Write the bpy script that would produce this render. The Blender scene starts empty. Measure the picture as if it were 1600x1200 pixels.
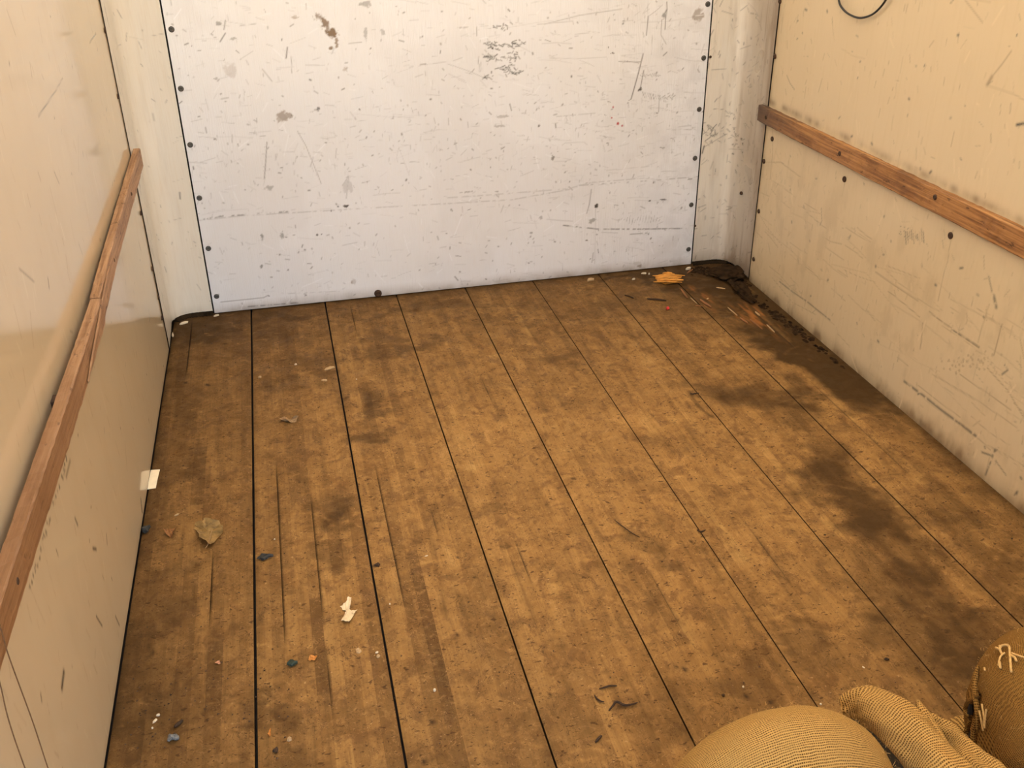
import bpy, bmesh, math, random
import numpy as np
from mathutils import Matrix, Vector

random.seed(7)
rng = np.random.default_rng(7)
SC = bpy.context.scene
COL = SC.collection

# ------------------------------------------------------------------ camera
F_PX = 1529.2191
CAM = np.array([0.3508, -3.7836, 1.6299])
RX, RY, RZ = 1.0710, 0.0113, -0.2343


def rot_matrix(a, b, c):
    ca, sa, cb, sb, cc, sc_ = math.cos(a), math.sin(a), math.cos(b), math.sin(b), math.cos(c), math.sin(c)
    rx = np.array([[1, 0, 0], [0, ca, -sa], [0, sa, ca]])
    ry = np.array([[cb, 0, sb], [0, 1, 0], [-sb, 0, cb]])
    rz = np.array([[cc, -sc_, 0], [sc_, cc, 0], [0, 0, 1]])
    return rz @ ry @ rx


ROT = rot_matrix(RX, RY, RZ)
cam_data = bpy.data.cameras.new('camera')
cam_data.sensor_width = 36
cam_data.lens = F_PX / 1600 * 36
cam_data.clip_start = 0.02
cam = bpy.data.objects.new('camera', cam_data)
COL.objects.link(cam)
m4 = Matrix.Identity(4)
for i in range(3):
    for j in range(3):
        m4[i][j] = ROT[i, j]
    m4[i][3] = CAM[i]
cam.matrix_world = m4
SC.camera = cam

# ------------------------------------------------------------------ world, sun, portal, exposure
SC.view_settings.view_transform = 'Standard'
SC.view_settings.look = 'None'
SC.view_settings.gamma = 1
SC.view_settings.use_curve_mapping = False
SC.view_settings.exposure = 0.27
world = bpy.data.worlds.new('world')
SC.world = world
world.use_nodes = True
wn = world.node_tree.nodes
wl = world.node_tree.links
wn.clear()
w_out = wn.new('ShaderNodeOutputWorld')
w_bg = wn.new('ShaderNodeBackground')
w_sky = wn.new('ShaderNodeTexSky')
w_sky.sky_type = 'NISHITA'
w_sky.sun_disc = False
w_sky.sun_elevation = math.radians(38)
w_sky.sun_rotation = math.radians(-25)
w_sky.air_density = 1.0
w_sky.dust_density = 2.5
w_sky.ozone_density = 1.0
w_bg.inputs['Strength'].default_value = 2.0
w_tint = wn.new('ShaderNodeMix')
w_tint.data_type = 'RGBA'
w_tint.blend_type = 'MULTIPLY'
w_tint.inputs[0].default_value = 1.0
w_tint.inputs[7].default_value = (0.98, 0.96, 0.96, 1)
wl.new(w_sky.outputs[0], w_tint.inputs[6])
wl.new(w_tint.outputs[2], w_bg.inputs['Color'])
wl.new(w_bg.outputs[0], w_out.inputs['Surface'])

sun_d = bpy.data.lights.new('sun', 'SUN')
sun_d.energy = 6.0
sun_d.angle = math.radians(0.6)
sun_d.color = (1.0, 0.9, 0.74)
sun = bpy.data.objects.new('sun', sun_d)
COL.objects.link(sun)
# the sun stands ahead of the closed end of the box, to the left
sdir = Vector((-0.42, 0.9, 0.78)).normalized()
sun.rotation_euler = sdir.to_track_quat('Z', 'Y').to_euler()
sun.location = (-4, 8, 8)

# box geometry (metres)
W_P = 2.055                    # width of the bolted front panel
XL, XR = -0.154, 2.222         # side walls
Y_REAR = -4.45                 # open end
Z_TOP = 2.15
DOOR_X = 0.80                  # the rear leaf right of this is shut

portal_d = bpy.data.lights.new('doorway_portal', 'AREA')
portal_d.shape = 'RECTANGLE'
portal_d.size = DOOR_X - XL
portal_d.size_y = Z_TOP
portal_d.cycles.is_portal = True
portal = bpy.data.objects.new('doorway_portal', portal_d)
COL.objects.link(portal)
portal.location = ((XL + DOOR_X) / 2, Y_REAR - 0.02, Z_TOP / 2)
portal.rotation_euler = (math.radians(90), 0, 0)   # local -Z points to +Y


# ------------------------------------------------------------------ helpers
def ray(px, py, axis, v):
    """world point where the sight line of photo pixel (px,py) meets the plane coord[axis]=v"""
    d = ROT @ np.array([(px - 800) / F_PX, -(py - 600) / F_PX, -1.0])
    t = (v - CAM[axis]) / d[axis]
    return CAM + t * d


def on_floor(px, py, z=0.0):
    return ray(px, py, 2, z)


def tag(o, label=None, cat=None, group=None, kind=None):
    if label:
        o['label'] = label
    if cat:
        o['category'] = cat
    if group:
        o['group'] = group
    if kind:
        o['kind'] = kind
    return o


def link(o, parent=None):
    COL.objects.link(o)
    if parent is not None:
        o.parent = parent
    return o


def empty(name, loc=(0, 0, 0), parent=None):
    o = bpy.data.objects.new(name, None)
    o.empty_display_size = 0.05
    o.location = loc
    return link(o, parent)


def mesh_obj(name, verts, faces, mat=None, parent=None, smooth=False, loc=(0, 0, 0), uvs=None):
    me = bpy.data.meshes.new(name)
    me.from_pydata([tuple(v) for v in verts], [], [tuple(f) for f in faces])
    if smooth:
        me.polygons.foreach_set('use_smooth', [True] * len(me.polygons))
    if uvs is not None:
        lay = me.uv_layers.new(name='UVMap')
        idx = np.empty(len(me.loops), np.int32)
        me.loops.foreach_get('vertex_index', idx)
        lay.data.foreach_set('uv', np.asarray(uvs, np.float32)[idx].ravel())
    if mat:
        me.materials.append(mat)
    me.update()
    o = bpy.data.objects.new(name, me)
    o.location = loc
    return link(o, parent)


def bm_obj(name, bm, mat=None, parent=None, smooth=False, loc=(0, 0, 0)):
    me = bpy.data.meshes.new(name)
    bm.to_mesh(me)
    bm.free()
    if smooth:
        me.polygons.foreach_set('use_smooth', [True] * len(me.polygons))
    if mat:
        me.materials.append(mat)
    o = bpy.data.objects.new(name, me)
    o.location = loc
    return link(o, parent)


def fast_grid(name, P, paint, mat, parent=None, smooth=True):
    """P: (nv,nu,3) points, paint: (nv,nu,4) point attribute"""
    nv, nu = P.shape[:2]
    me = bpy.data.meshes.new(name)
    me.vertices.add(nv * nu)
    me.vertices.foreach_set('co', P.reshape(-1, 3).astype(np.float32).ravel())
    a = (np.arange(nv - 1)[:, None] * nu + np.arange(nu - 1)[None, :]).ravel()
    q = np.stack([a, a + 1, a + nu + 1, a + nu], 1).astype(np.int32)
    return finish_grid(me, name, q, paint, mat, parent, smooth)


def finish_grid(me, name, q, paint, mat, parent, smooth):
    n = len(q)
    me.loops.add(n * 4)
    me.loops.foreach_set('vertex_index', q.ravel())
    me.polygons.add(n)
    me.polygons.foreach_set('loop_start', np.arange(n, dtype=np.int32) * 4)
    me.polygons.foreach_set('loop_total', np.full(n, 4, np.int32))
    me.update(calc_edges=True)
    if smooth:
        me.polygons.foreach_set('use_smooth', np.ones(n, bool))
    at = me.attributes.new('paint', 'FLOAT_COLOR', 'POINT')
    at.data.foreach_set('color', paint.reshape(-1, 4).astype(np.float32).ravel())
    me.materials.append(mat)
    o = bpy.data.objects.new(name, me)
    return link(o, parent)


def value_noise(x, y, scale, seed, octaves=4, sy=1.0):
    """smooth fractal value noise in 0..1 for arrays x,y (metres), feature size = scale"""
    out = np.zeros_like(x)
    amp, tot = 1.0, 0.0
    for o in range(octaves):
        r = np.random.default_rng(seed * 31 + o)
        T = r.random((256, 256))
        u = x / scale * 2 ** o + 37.1
        v = y / (scale * sy) * 2 ** o + 91.7
        iu, iv = np.floor(u).astype(int), np.floor(v).astype(int)
        fu, fv = u - iu, v - iv
        fu = fu * fu * (3 - 2 * fu)
        fv = fv * fv * (3 - 2 * fv)
        g = lambda a, b: T[a % 256, b % 256]
        out += amp * ((g(iu, iv) * (1 - fu) + g(iu + 1, iv) * fu) * (1 - fv) +
                      (g(iu, iv + 1) * (1 - fu) + g(iu + 1, iv + 1) * fu) * fv)
        tot += amp
        amp *= 0.55
    return out / tot


class Marks:
    """scuffs, grime and scratches laid on a wall: a regular u,v grid with four channels
    0 dark scuff  1 brown grime  2 red  3 pale scratch"""

    def __init__(self, u0, u1, v0, v1, step):
        self.us = np.linspace(u0, u1, int(round((u1 - u0) / step)) + 1)
        self.vs = np.linspace(v0, v1, int(round((v1 - v0) / step)) + 1)
        self.step = step
        self.a = np.zeros((len(self.vs), len(self.us), 4))

    def stroke(self, pts, w=0.002, s=0.5, ch=0, breaks=0.0):
        pts = np.asarray(pts, float)
        for p, q in zip(pts[:-1], pts[1:]):
            pad = w * 3
            i0 = np.searchsorted(self.us, min(p[0], q[0]) - pad)
            i1 = np.searchsorted(self.us, max(p[0], q[0]) + pad)
            j0 = np.searchsorted(self.vs, min(p[1], q[1]) - pad)
            j1 = np.searchsorted(self.vs, max(p[1], q[1]) + pad)
            if i1 <= i0 or j1 <= j0:
                continue
            U, V = np.meshgrid(self.us[i0:i1], self.vs[j0:j1])
            d = q - p
            L2 = d @ d + 1e-12
            t = np.clip(((U - p[0]) * d[0] + (V - p[1]) * d[1]) / L2, 0, 1)
            r = np.hypot(U - p[0] - t * d[0], V - p[1] - t * d[1])
            k = np.exp(-(r / w) ** 2) * s
            if breaks:
                n = value_noise(U, V, 0.012, int(abs(p[0]) * 991) % 97, 2)
                k = k * np.clip((n - breaks) * 5, 0, 1)
            blk = self.a[j0:j1, i0:i1, ch]
            np.maximum(blk, k, out=blk)

    def blot(self, c, r, s=0.5, ch=0, ry=None, rough=0.5, seed=1):
        ry = ry or r
        i0 = np.searchsorted(self.us, c[0] - r * 2.2)
        i1 = np.searchsorted(self.us, c[0] + r * 2.2)
        j0 = np.searchsorted(self.vs, c[1] - ry * 2.2)
        j1 = np.searchsorted(self.vs, c[1] + ry * 2.2)
        if i1 <= i0 or j1 <= j0:
            return
        U, V = np.meshgrid(self.us[i0:i1], self.vs[j0:j1])
        d = np.hypot((U - c[0]) / r, (V - c[1]) / ry)
        n = value_noise(U, V, min(r, ry) * 0.6 + 0.003, seed, 3)
        k = np.clip((1.0 - d + (n - 0.5) * 2.4 * rough) * 2.5, 0, 1) * s
        blk = self.a[j0:j1, i0:i1, ch]
        np.maximum(blk, k, out=blk)

    def scatter(self, n, umax, lmin, lmax, angle, spread, w, smin, smax, ch=0, dens=None, vr=None):
        for _ in range(n):
            for _try in range(12):
                u = random.uniform(self.us[0], self.us[-1])
                v = random.uniform(*(vr or (self.vs[0], self.vs[-1])))
                if dens is None or random.random() < dens(u, v):
                    break
            L = random.uniform(lmin, lmax) * (1 if random.random() < .8 else 2)
            a = math.radians(random.gauss(angle, spread))
            c, s_ = math.cos(a) * L / 2, math.sin(a) * L / 2
            k = random.uniform(-.15, .15) * L
            self.stroke([(u - c, v - s_), (u - s_ * k * 4, v + c * k * 4), (u + c, v + s_)],
                        w * random.uniform(.7, 1.5), random.uniform(smin, smax), ch)


# ------------------------------------------------------------------ materials
def new_mat(name):
    m = bpy.data.materials.new(name)
    m.use_nodes = True
    nt = m.node_tree
    b = nt.nodes['Principled BSDF']
    return m, nt, b


def N(nt, t, **kw):
    n = nt.nodes.new(t)
    for k, v in kw.items():
        setattr(n, k, v)
    return n


def mixc(nt, fac, a, b, blend='MIX'):
    n = N(nt, 'ShaderNodeMix', data_type='RGBA', blend_type=blend)
    for sock, v in ((n.inputs[0], fac), (n.inputs[6], a), (n.inputs[7], b)):
        if hasattr(v, 'is_output') or isinstance(v, bpy.types.NodeSocket):
            nt.links.new(v, sock)
        elif isinstance(v, (int, float)):
            sock.default_value = v
        else:
            sock.default_value = (*v, 1)
    return n.outputs[2]


def noise(nt, scale, detail=4, vec=None, rough=0.55, mapping=None, dist=0.0):
    n = N(nt, 'ShaderNodeTexNoise')
    n.inputs['Scale'].default_value = scale
    n.inputs['Detail'].default_value = detail
    n.inputs['Roughness'].default_value = rough
    n.inputs['Distortion'].default_value = dist
    tc = N(nt, 'ShaderNodeTexCoord')
    mp = N(nt, 'ShaderNodeMapping')
    if mapping:
        mp.inputs['Scale'].default_value = mapping
    nt.links.new(tc.outputs['Object'] if vec is None else vec, mp.inputs['Vector'])
    nt.links.new(mp.outputs[0], n.inputs['Vector'])
    return n.outputs['Fac']


def ramp(nt, fac, stops):
    r = N(nt, 'ShaderNodeValToRGB')
    e = r.color_ramp.elements
    e[0].position, e[1].position = stops[0][0], stops[-1][0]
    for i, (p, c) in enumerate(stops):
        if 0 < i < len(stops) - 1:
            el = e.new(p)
        else:
            el = e[0] if i == 0 else e[len(e) - 1]
        c = (c, c, c) if isinstance(c, (int, float)) else c
        el.color = (*c, 1)
    nt.links.new(fac, r.inputs[0])
    return r.outputs[0]


def bump(nt, b, height, strength=0.3, dist=0.002, prev=None):
    n = N(nt, 'ShaderNodeBump')
    n.inputs['Strength'].default_value = strength
    n.inputs['Distance'].default_value = dist
    nt.links.new(height, n.inputs['Height'])
    if prev is not None:
        nt.links.new(prev, n.inputs['Normal'])
    nt.links.new(n.outputs[0], b.inputs['Normal'])
    return n.outputs[0]


def wall_mat(name, base, dirty, rough, bump_s, rib=(140, 140, 5), spec=0.5):
    m, nt, b = new_mat(name)
    at = N(nt, 'ShaderNodeAttribute', attribute_name='paint')
    sep = N(nt, 'ShaderNodeSeparateColor')
    nt.links.new(at.outputs['Color'], sep.inputs[0])
    big = noise(nt, 2.0, 2)
    c = mixc(nt, ramp(nt, big, [(0.35, 0.0), (0.8, 0.30)]), base, dirty)
    fine = noise(nt, 1.0, 5, mapping=rib)
    c = mixc(nt, ramp(nt, fine, [(0.5, 0.0), (0.8, 0.30)]), c, dirty)
    c = mixc(nt, sep.outputs[1], c, (0.19, 0.115, 0.055))
    c = mixc(nt, at.outputs['Alpha'], c, tuple(min(1, x * 1.12) for x in base))
    c = mixc(nt, sep.outputs[0], c, (0.045, 0.04, 0.036))
    c = mixc(nt, sep.outputs[2], c, (0.42, 0.02, 0.03))
    nt.links.new(c, b.inputs['Base Color'])
    rr = ramp(nt, noise(nt, 5, 2), [(0.3, rough * 0.9), (0.75, rough * 1.2)])
    nt.links.new(rr, b.inputs['Roughness'])
    b.inputs['Specular IOR Level'].default_value = spec
    h = noise(nt, 1.0, 3, mapping=rib)
    bump(nt, b, h, bump_s, 0.0015)
    return m


M_PANEL = wall_mat('white_panel_paint', (0.805, 0.82, 0.86), (0.73, 0.705, 0.66), 0.17, 1.0, (300, 300, 12), 1.0)
M_CORNER = wall_mat('cream_corner_paint', (0.73, 0.685, 0.605), (0.62, 0.51, 0.34), 0.3, 0.4, (200, 200, 8))
M_LEFT = wall_mat('cream_left_paint', (0.565, 0.45, 0.30), (0.50, 0.375, 0.225), 0.10, 0.06, (90, 14, 5))
M_RIGHT = wall_mat('cream_right_paint', (0.635, 0.50, 0.31), (0.53, 0.395, 0.215), 0.32, 0.2, (90, 60, 6))


def floor_mat():
    m, nt, b = new_mat('worn_floor_wood')
    at = N(nt, 'ShaderNodeAttribute', attribute_name='paint')
    sep = N(nt, 'ShaderNodeSeparateColor')
    nt.links.new(at.outputs['Color'], sep.inputs[0])
    # lamella tone
    c = ramp(nt, sep.outputs[0], [(0.0, (0.145, 0.074, 0.021)), (0.45, (0.305, 0.161, 0.047)),
                                  (0.75, (0.415, 0.224, 0.068)), (1.0, (0.50, 0.295, 0.095))])
    grain = noise(nt, 1.0, 5, mapping=(240, 7, 10), rough=0.6)
    c = mixc(nt, ramp(nt, grain, [(0.40, 0.0), (0.75, 0.42)]), c, (0.15, 0.072, 0.026))
    cloud = noise(nt, 14, 6, rough=0.68, dist=0.6)
    c = mixc(nt, ramp(nt, cloud, [(0.46, 0.0), (0.70, 0.55)]), c, (0.17, 0.082, 0.028))
    c = mixc(nt, ramp(nt, noise(nt, 40, 6, rough=0.75, dist=1.2), [(0.52, 0.0), (0.70, 0.55)]), c, (0.50, 0.28, 0.10))
    # fine dark pitting
    grime = noise(nt, 22, 5, rough=0.62, dist=0.8, mapping=(1.0, 0.7, 1.0))
    c = mixc(nt, ramp(nt, grime, [(0.52, 0.0), (0.64, 0.62)]), c, (0.16, 0.078, 0.027))
    pit = noise(nt, 110, 4, rough=0.75, mapping=(0.8, 0.8, 1.0))
    c = mixc(nt, ramp(nt, pit, [(0.58, 0.0), (0.70, 0.75)]), c, (0.075, 0.036, 0.014))
    # curly dirt traces, pits and pale flecks
    def masked(fac, sc, lo, hi):
        mk_ = ramp(nt, noise(nt, sc, 3, rough=0.6), [(lo, 0.0), (hi, 1.0)])
        m_ = N(nt, 'ShaderNodeMath', operation='MULTIPLY')
        nt.links.new(fac, m_.inputs[0])
        nt.links.new(mk_, m_.inputs[1])
        return m_.outputs[0]
    worm = ramp(nt, noise(nt, 26, 2.2, rough=0.6, dist=2.2), [(0.470, 0.0), (0.490, 0.85), (0.510, 0.0)])
    c = mixc(nt, masked(worm, 13, .46, .58), c, (0.085, 0.040, 0.013))
    worm2 = ramp(nt, noise(nt, 48, 2, rough=0.6, dist=2.0, mapping=(1, .8, 1)), [(0.475, 0.0), (0.492, 0.75), (0.509, 0.0)])
    c = mixc(nt, masked(worm2, 19, .48, .58), c, (0.50, 0.285, 0.105))
    c = mixc(nt, ramp(nt, noise(nt, 75, 1.5, dist=.5, mapping=(.8, 1.3, 1)), [(0.66, 0.0), (0.70, 0.8)]), c, (0.07, 0.032, 0.011))
    c = mixc(nt, ramp(nt, noise(nt, 130, 2, mapping=(.8, 1.2, 1)), [(0.66, 0.0), (0.72, 0.85)]), c, (0.06, 0.028, 0.010))
    c = mixc(nt, ramp(nt, noise(nt, 100, 2), [(0.68, 0.0), (0.73, 0.7)]), c, (0.55, 0.33, 0.14))
    # dirt, and the painted near-end shade
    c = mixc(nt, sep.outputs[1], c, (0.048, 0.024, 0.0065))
    c = mixc(nt, at.outputs['Alpha'], c, (0.40, 0.15, 0.035))
    c = mixc(nt, sep.outputs[2], c, (0.022, 0.011, 0.005))
    nt.links.new(c, b.inputs['Base Color'])
    rr = ramp(nt, cloud, [(0.3, 0.55), (0.7, 0.85)])
    nt.links.new(rr, b.inputs['Roughness'])
    b.inputs['Specular IOR Level'].default_value = 0.13
    h = mixc(nt, 0.5, grain, noise(nt, 170, 4, rough=0.7))
    bump(nt, b, h, 0.4, 0.0015)
    return m


M_FLOOR = floor_mat()


def simple_mat(name, color, rough=0.7, var=0.35, scale=60, bump_s=0.25, spec=0.4, metal=0.0, mapping=None):
    m, nt, b = new_mat(name)
    dark = tuple(x * (1 - var) for x in color)
    lite = tuple(min(1, x * (1 + var * 0.6)) for x in color)
    n = noise(nt, scale, 5, mapping=mapping)
    c = ramp(nt, n, [(0.3, dark), (0.5, color), (0.72, lite)])
    nt.links.new(c, b.inputs['Base Color'])
    b.inputs['Roughness'].default_value = rough
    b.inputs['Specular IOR Level'].default_value = spec
    b.inputs['Metallic'].default_value = metal
    if bump_s:
        bump(nt, b, n, bump_s, 0.002)
    return m


def rail_mat(name, cols, yfade=None):
    m, nt, b = new_mat(name)
    g = noise(nt, 1.0, 6, mapping=(120, 4, 120), rough=0.62, dist=0.5)
    c = ramp(nt, g, [(0.28, cols[0]), (0.46, cols[1]), (0.58, cols[2]), (0.75, cols[3])])
    p = noise(nt, 9, 5, rough=0.7, mapping=(1, 0.5, 1))
    c = mixc(nt, ramp(nt, p, [(0.52, 0.0), (0.68, 0.7)]), c, cols[0])
    s = noise(nt, 70, 3, rough=0.7, mapping=(1, .35, 1))
    c = mixc(nt, ramp(nt, s, [(0.62, 0.0), (0.70, 0.8)]), c, tuple(x * .45 for x in cols[0]))
    if yfade:
        tc = N(nt, 'ShaderNodeTexCoord')
        sx = N(nt, 'ShaderNodeSeparateXYZ')
        nt.links.new(tc.outputs['Object'], sx.inputs[0])
        mr = N(nt, 'ShaderNodeMapRange')
        mr.inputs[1].default_value, mr.inputs[2].default_value = yfade[0], yfade[1]
        mr.inputs[4].default_value = yfade[3] if len(yfade) > 3 else 1.0
        nt.links.new(sx.outputs[1], mr.inputs[0])
        c = mixc(nt, mr.outputs[0], c, yfade[2])
    nt.links.new(c, b.inputs['Base Color'])
    b.inputs['Roughness'].default_value = 0.55
    b.inputs['Specular IOR Level'].default_value = 0.35
    bump(nt, b, g, 0.5, 0.002)
    return m


M_RAIL_L = rail_mat('left_rail_wood', [(0.17, 0.08, 0.034), (0.30, 0.16, 0.075), (0.39, 0.22, 0.11), (0.46, 0.28, 0.15)],
                    (-1.25, -2.3, (0.17, 0.075, 0.026), .62))
M_RAIL_R = rail_mat('right_rail_wood', [(0.12, 0.048, 0.016), (0.28, 0.125, 0.042), (0.40, 0.19, 0.062), (0.48, 0.25, 0.085)],
                    (-0.55, -0.18, (0.085, 0.05, 0.032)))
M_DARK = simple_mat('black_grime', (0.020, 0.013, 0.007), 0.95, 0.6, 40, 0.5, .05)
M_BACKING = simple_mat('dark_backing', (0.012, 0.008, 0.005), 0.9, 0.3, 10, 0)
M_SCREW = simple_mat('grey_screw_steel', (0.10, 0.095, 0.085), 0.5, 0.5, 300, 0.2, metal=0.6)
M_RUST = simple_mat('rusted_screw', (0.055, 0.026, 0.012), 0.8, 0.6, 300, 0.5)
M_CEIL = bpy.data.materials.new('translucent_roof_sheet')
M_CEIL.use_nodes = True
_nt = M_CEIL.node_tree
_nt.nodes.clear()
_o = N(_nt, 'ShaderNodeOutputMaterial')
_t = N(_nt, 'ShaderNodeBsdfTranslucent')
_t.inputs[0].default_value = (0.47, 0.395, 0.275, 1)
_d = N(_nt, 'ShaderNodeBsdfDiffuse')
_d.inputs[0].default_value = (0.80, 0.70, 0.52, 1)
_m = N(_nt, 'ShaderNodeMixShader')
_m.inputs[0].default_value = 0.45
_nt.links.new(_t.outputs[0], _m.inputs[1])
_nt.links.new(_d.outputs[0], _m.inputs[2])
_nt.links.new(_m.outputs[0], _o.inputs['Surface'])
M_GROUND = simple_mat('pale_yard_gravel', (0.42, 0.36, 0.26), 0.95, 0.3, 6, 0)
M_CORD = simple_mat('black_rubber_cord', (0.014, 0.011, 0.009), 0.45, 0.3, 50, 0)
M_TWINE = simple_mat('brown_twine', (0.13, 0.065, 0.025), 0.8, 0.3, 200, 0.3)


def burlap_mat(name, light, dark, thread=0.0052, strength=1.0):
    m, nt, b = new_mat(name)
    uv = N(nt, 'ShaderNodeUVMap', uv_map='UVMap')
    wob = N(nt, 'ShaderNodeTexNoise')
    wob.inputs['Scale'].default_value = 22
    wob.inputs['Detail'].default_value = 3
    nt.links.new(uv.outputs[0], wob.inputs['Vector'])
    add = N(nt, 'ShaderNodeVectorMath', operation='MULTIPLY_ADD')
    add.inputs[1].default_value = (0.012, 0.012, 0)
    nt.links.new(wob.outputs['Color'], add.inputs[0])
    nt.links.new(uv.outputs[0], add.inputs[2])
    sep = N(nt, 'ShaderNodeSeparateXYZ')
    nt.links.new(add.outputs[0], sep.inputs[0])

    def wave(sock, per):
        a = N(nt, 'ShaderNodeMath', operation='MULTIPLY')
        a.inputs[1].default_value = math.pi / per
        nt.links.new(sock, a.inputs[0])
        s = N(nt, 'ShaderNodeMath', operation='SINE')
        nt.links.new(a.outputs[0], s.inputs[0])
        c = N(nt, 'ShaderNodeMath', operation='ABSOLUTE')
        nt.links.new(s.outputs[0], c.inputs[0])
        return c.outputs[0]
    wu, wv = wave(sep.outputs[0], thread * 0.8), wave(sep.outputs[1], thread)
    # the v threads are the heavier, always visible ones
    k = N(nt, 'ShaderNodeMath', operation='MULTIPLY')
    k.inputs[1].default_value = 0.84
    nt.links.new(wu, k.inputs[0])
    mx = N(nt, 'ShaderNodeMath', operation='MAXIMUM')
    nt.links.new(k.outputs[0], mx.inputs[0])
    nt.links.new(wv, mx.inputs[1])
    irr = noise(nt, 160, 4, vec=uv.outputs[0], rough=0.7)
    h = mixc(nt, 0.35, mx.outputs[0], irr)
    c = ramp(nt, h, [(0.50, dark), (0.64, tuple(a * .55 + d * .45 for a, d in zip(light, dark))), (0.80, light)])
    fuzz = noise(nt, 12, 4, vec=uv.outputs[0])
    c = mixc(nt, ramp(nt, fuzz, [(0.45, 0.0), (0.7, 0.55)]), c, tuple(x * 0.72 for x in light))
    nt.links.new(c, b.inputs['Base Color'])
    b.inputs['Roughness'].default_value = 0.95
    b.inputs['Specular IOR Level'].default_value = 0.1
    bump(nt, b, h, 0.8 * strength, 0.0025)
    return m


M_BURLAP = burlap_mat('golden_burlap', (0.49, 0.285, 0.085), (0.085, 0.037, 0.008), 0.0050)
M_BURLAP2 = burlap_mat('brown_burlap', (0.29, 0.145, 0.032), (0.055, 0.022, 0.004), 0.0045, 1.0)

# ------------------------------------------------------------------ structure: back wall
wall_back = mesh_obj('wall_back', [(XL - .05, .035, -.055), (XR + .05, .035, -.055), (XR + .05, .035, Z_TOP), (XL - .05, .035, Z_TOP),
                                   (XL - .05, .06, -.055), (XR + .05, .06, -.055), (XR + .05, .06, Z_TOP), (XL - .05, .06, Z_TOP)],
                     [(0, 1, 2, 3), (5, 4, 7, 6), (3, 2, 6, 7), (0, 4, 5, 1), (0, 3, 7, 4), (1, 5, 6, 2)], M_BACKING)
tag(wall_back, kind='structure')

ZV = 1.30        # finely gridded height


def B(px, py):
    p = ray(px, py, 1, 0.0)
    return (p[0], p[2])


def BL(*pts):
    return [B(*p) for p in pts]


mk = Marks(0.003, W_P - 0.003, 0.004, ZV, 0.0032)
S = mk.stroke
# long horizontal rub lines
S(BL((312, 344), (345, 338), (380, 336), (415, 333), (450, 331)), .0035, .62, 0, .42)
S(BL((312, 344), (380, 337), (480, 331), (560, 326), (700, 318), (800, 312), (890, 296)), .0025, .30, 0, .3)
S(BL((700, 309), (760, 305), (887, 295), (925, 285), (1000, 279)), .0025, .28, 0, .3)
S(BL((900, 290), (960, 286), (1020, 282), (1090, 276)), .0025, .42, 0, .4)
S(BL((880, 352), (935, 358), (1000, 358), (1070, 357)), .0028, .75, 0, .35)
S(BL((940, 363), (965, 364)), .002, .3)
S(BL((985, 366), (1014, 364)), .0025, .55, 0, .3)
S(BL((345, 472), (412, 465), (418, 462)), .0022, .5)
S(BL((388, 479), (430, 476), (465, 473)), .0028, .65, 0, .3)
S(BL((440, 459), (490, 457), (530, 455)), .002, .25, 0, .3)
S(BL((850, 38), (905, 24), (972, 14)), .002, .35)
S(BL((840, 38), (895, 33), (896, 38)), .002, .28)
S(BL((640, 105), (700, 96)), .002, .25, 0, .3)
S(BL((375, 40), (400, 37)), .002, .4, 0, .2)
S(BL((545, 68), (565, 66)), .002, .4)
S(BL((1060, 198), (1080, 196)), .002, .35)
S(BL((1050, 203), (1090, 202)), .002, .4, 0, .3)
S(BL((870, 182), (905, 179), (930, 177)), .002, .3, 0, .2)
S(BL((700, 100), (735, 112), (755, 121)), .0015, .3)
S(BL((967, 96), (1002, 97)), .002, .55)
S(BL((640, 253), (655, 253)), .0015, .35)
# uprights
S(BL((417, 222), (415, 255), (413, 279)), .0018, .62)
S(BL((465, 205), (478, 228), (492, 262), (502, 287)), .0015, .42)
S(BL((449, 74), (447, 91)), .0022, .8)
S(BL((455, 88), (456, 114)), .0014, .45)
S(BL((924, 296), (921, 318), (917, 333)), .0022, .5)
S(BL((931, 322), (930, 365), (929, 412)), .0014, .3)
S(BL((927, 395), (925, 410)), .002, .5)
S(BL((350, 46), (352, 32)), .0022, .6)
S(BL((344, 65), (352, 52)), .0022, .75)
S(BL((410, 108), (425, 127)), .002, .4)
S(BL((1012, 0), (1012, 27)), .0012, .3)
S(BL((1013, 25), (1011, 45), (1010, 55)), .002, .7)
S(BL((1014, 25), (1025, 17), (1035, 8)), .0014, .4)
S(BL((1042, 3), (1042, 15), (1040, 30), (1039, 46)), .002, .75)
S(BL((1040, 28), (1034, 31), (1033, 55), (1041, 69)), .0015, .5)
S(BL((1037, 24), (1042, 15)), .003, .7)
S(BL((1019, 55), (1019, 75), (1018, 85)), .0012, .35)
S(BL((1005, 84), (1002, 96), (998, 112), (992, 134), (986, 155)), .0022, .85)
S(BL((1006, 110), (1003, 125), (1000, 141)), .002, .7)
S(BL((1030, 148), (1029, 175)), .0016, .5)
S(BL((620, 245), (623, 230), (640, 275)), .0012, .2)
S(BL((535, 290), (545, 275), (541, 310)), .002, .35)
for i in range(14):
    x = 1004 + i * 2.6 + random.uniform(-1, 1)
    S(BL((x, 143 + i * .6), (x + 1.5, 151 + i * .6 + random.uniform(-2, 4))), .0013, random.uniform(.3, .6))
for i in range(5):
    S(BL((1035 + i * 4, 152), (1039 + i * 4, 149 + (i % 2) * 6)), .002, .5)
for i in range(10):
    S(BL((1000 + i * 3.2, 116 + random.uniform(-2, 2)), (1003 + i * 3.2, 119 + random.uniform(-3, 3))), .0015, .5)
for i in range(16):
    x = 966 + i * 4.2
    S(BL((x, 347 - 4 * math.sin(i) * (1 if i < 8 else .3)), (x + 2, 339 + random.uniform(-3, 5))), .0014, random.uniform(.2, .5))
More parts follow.
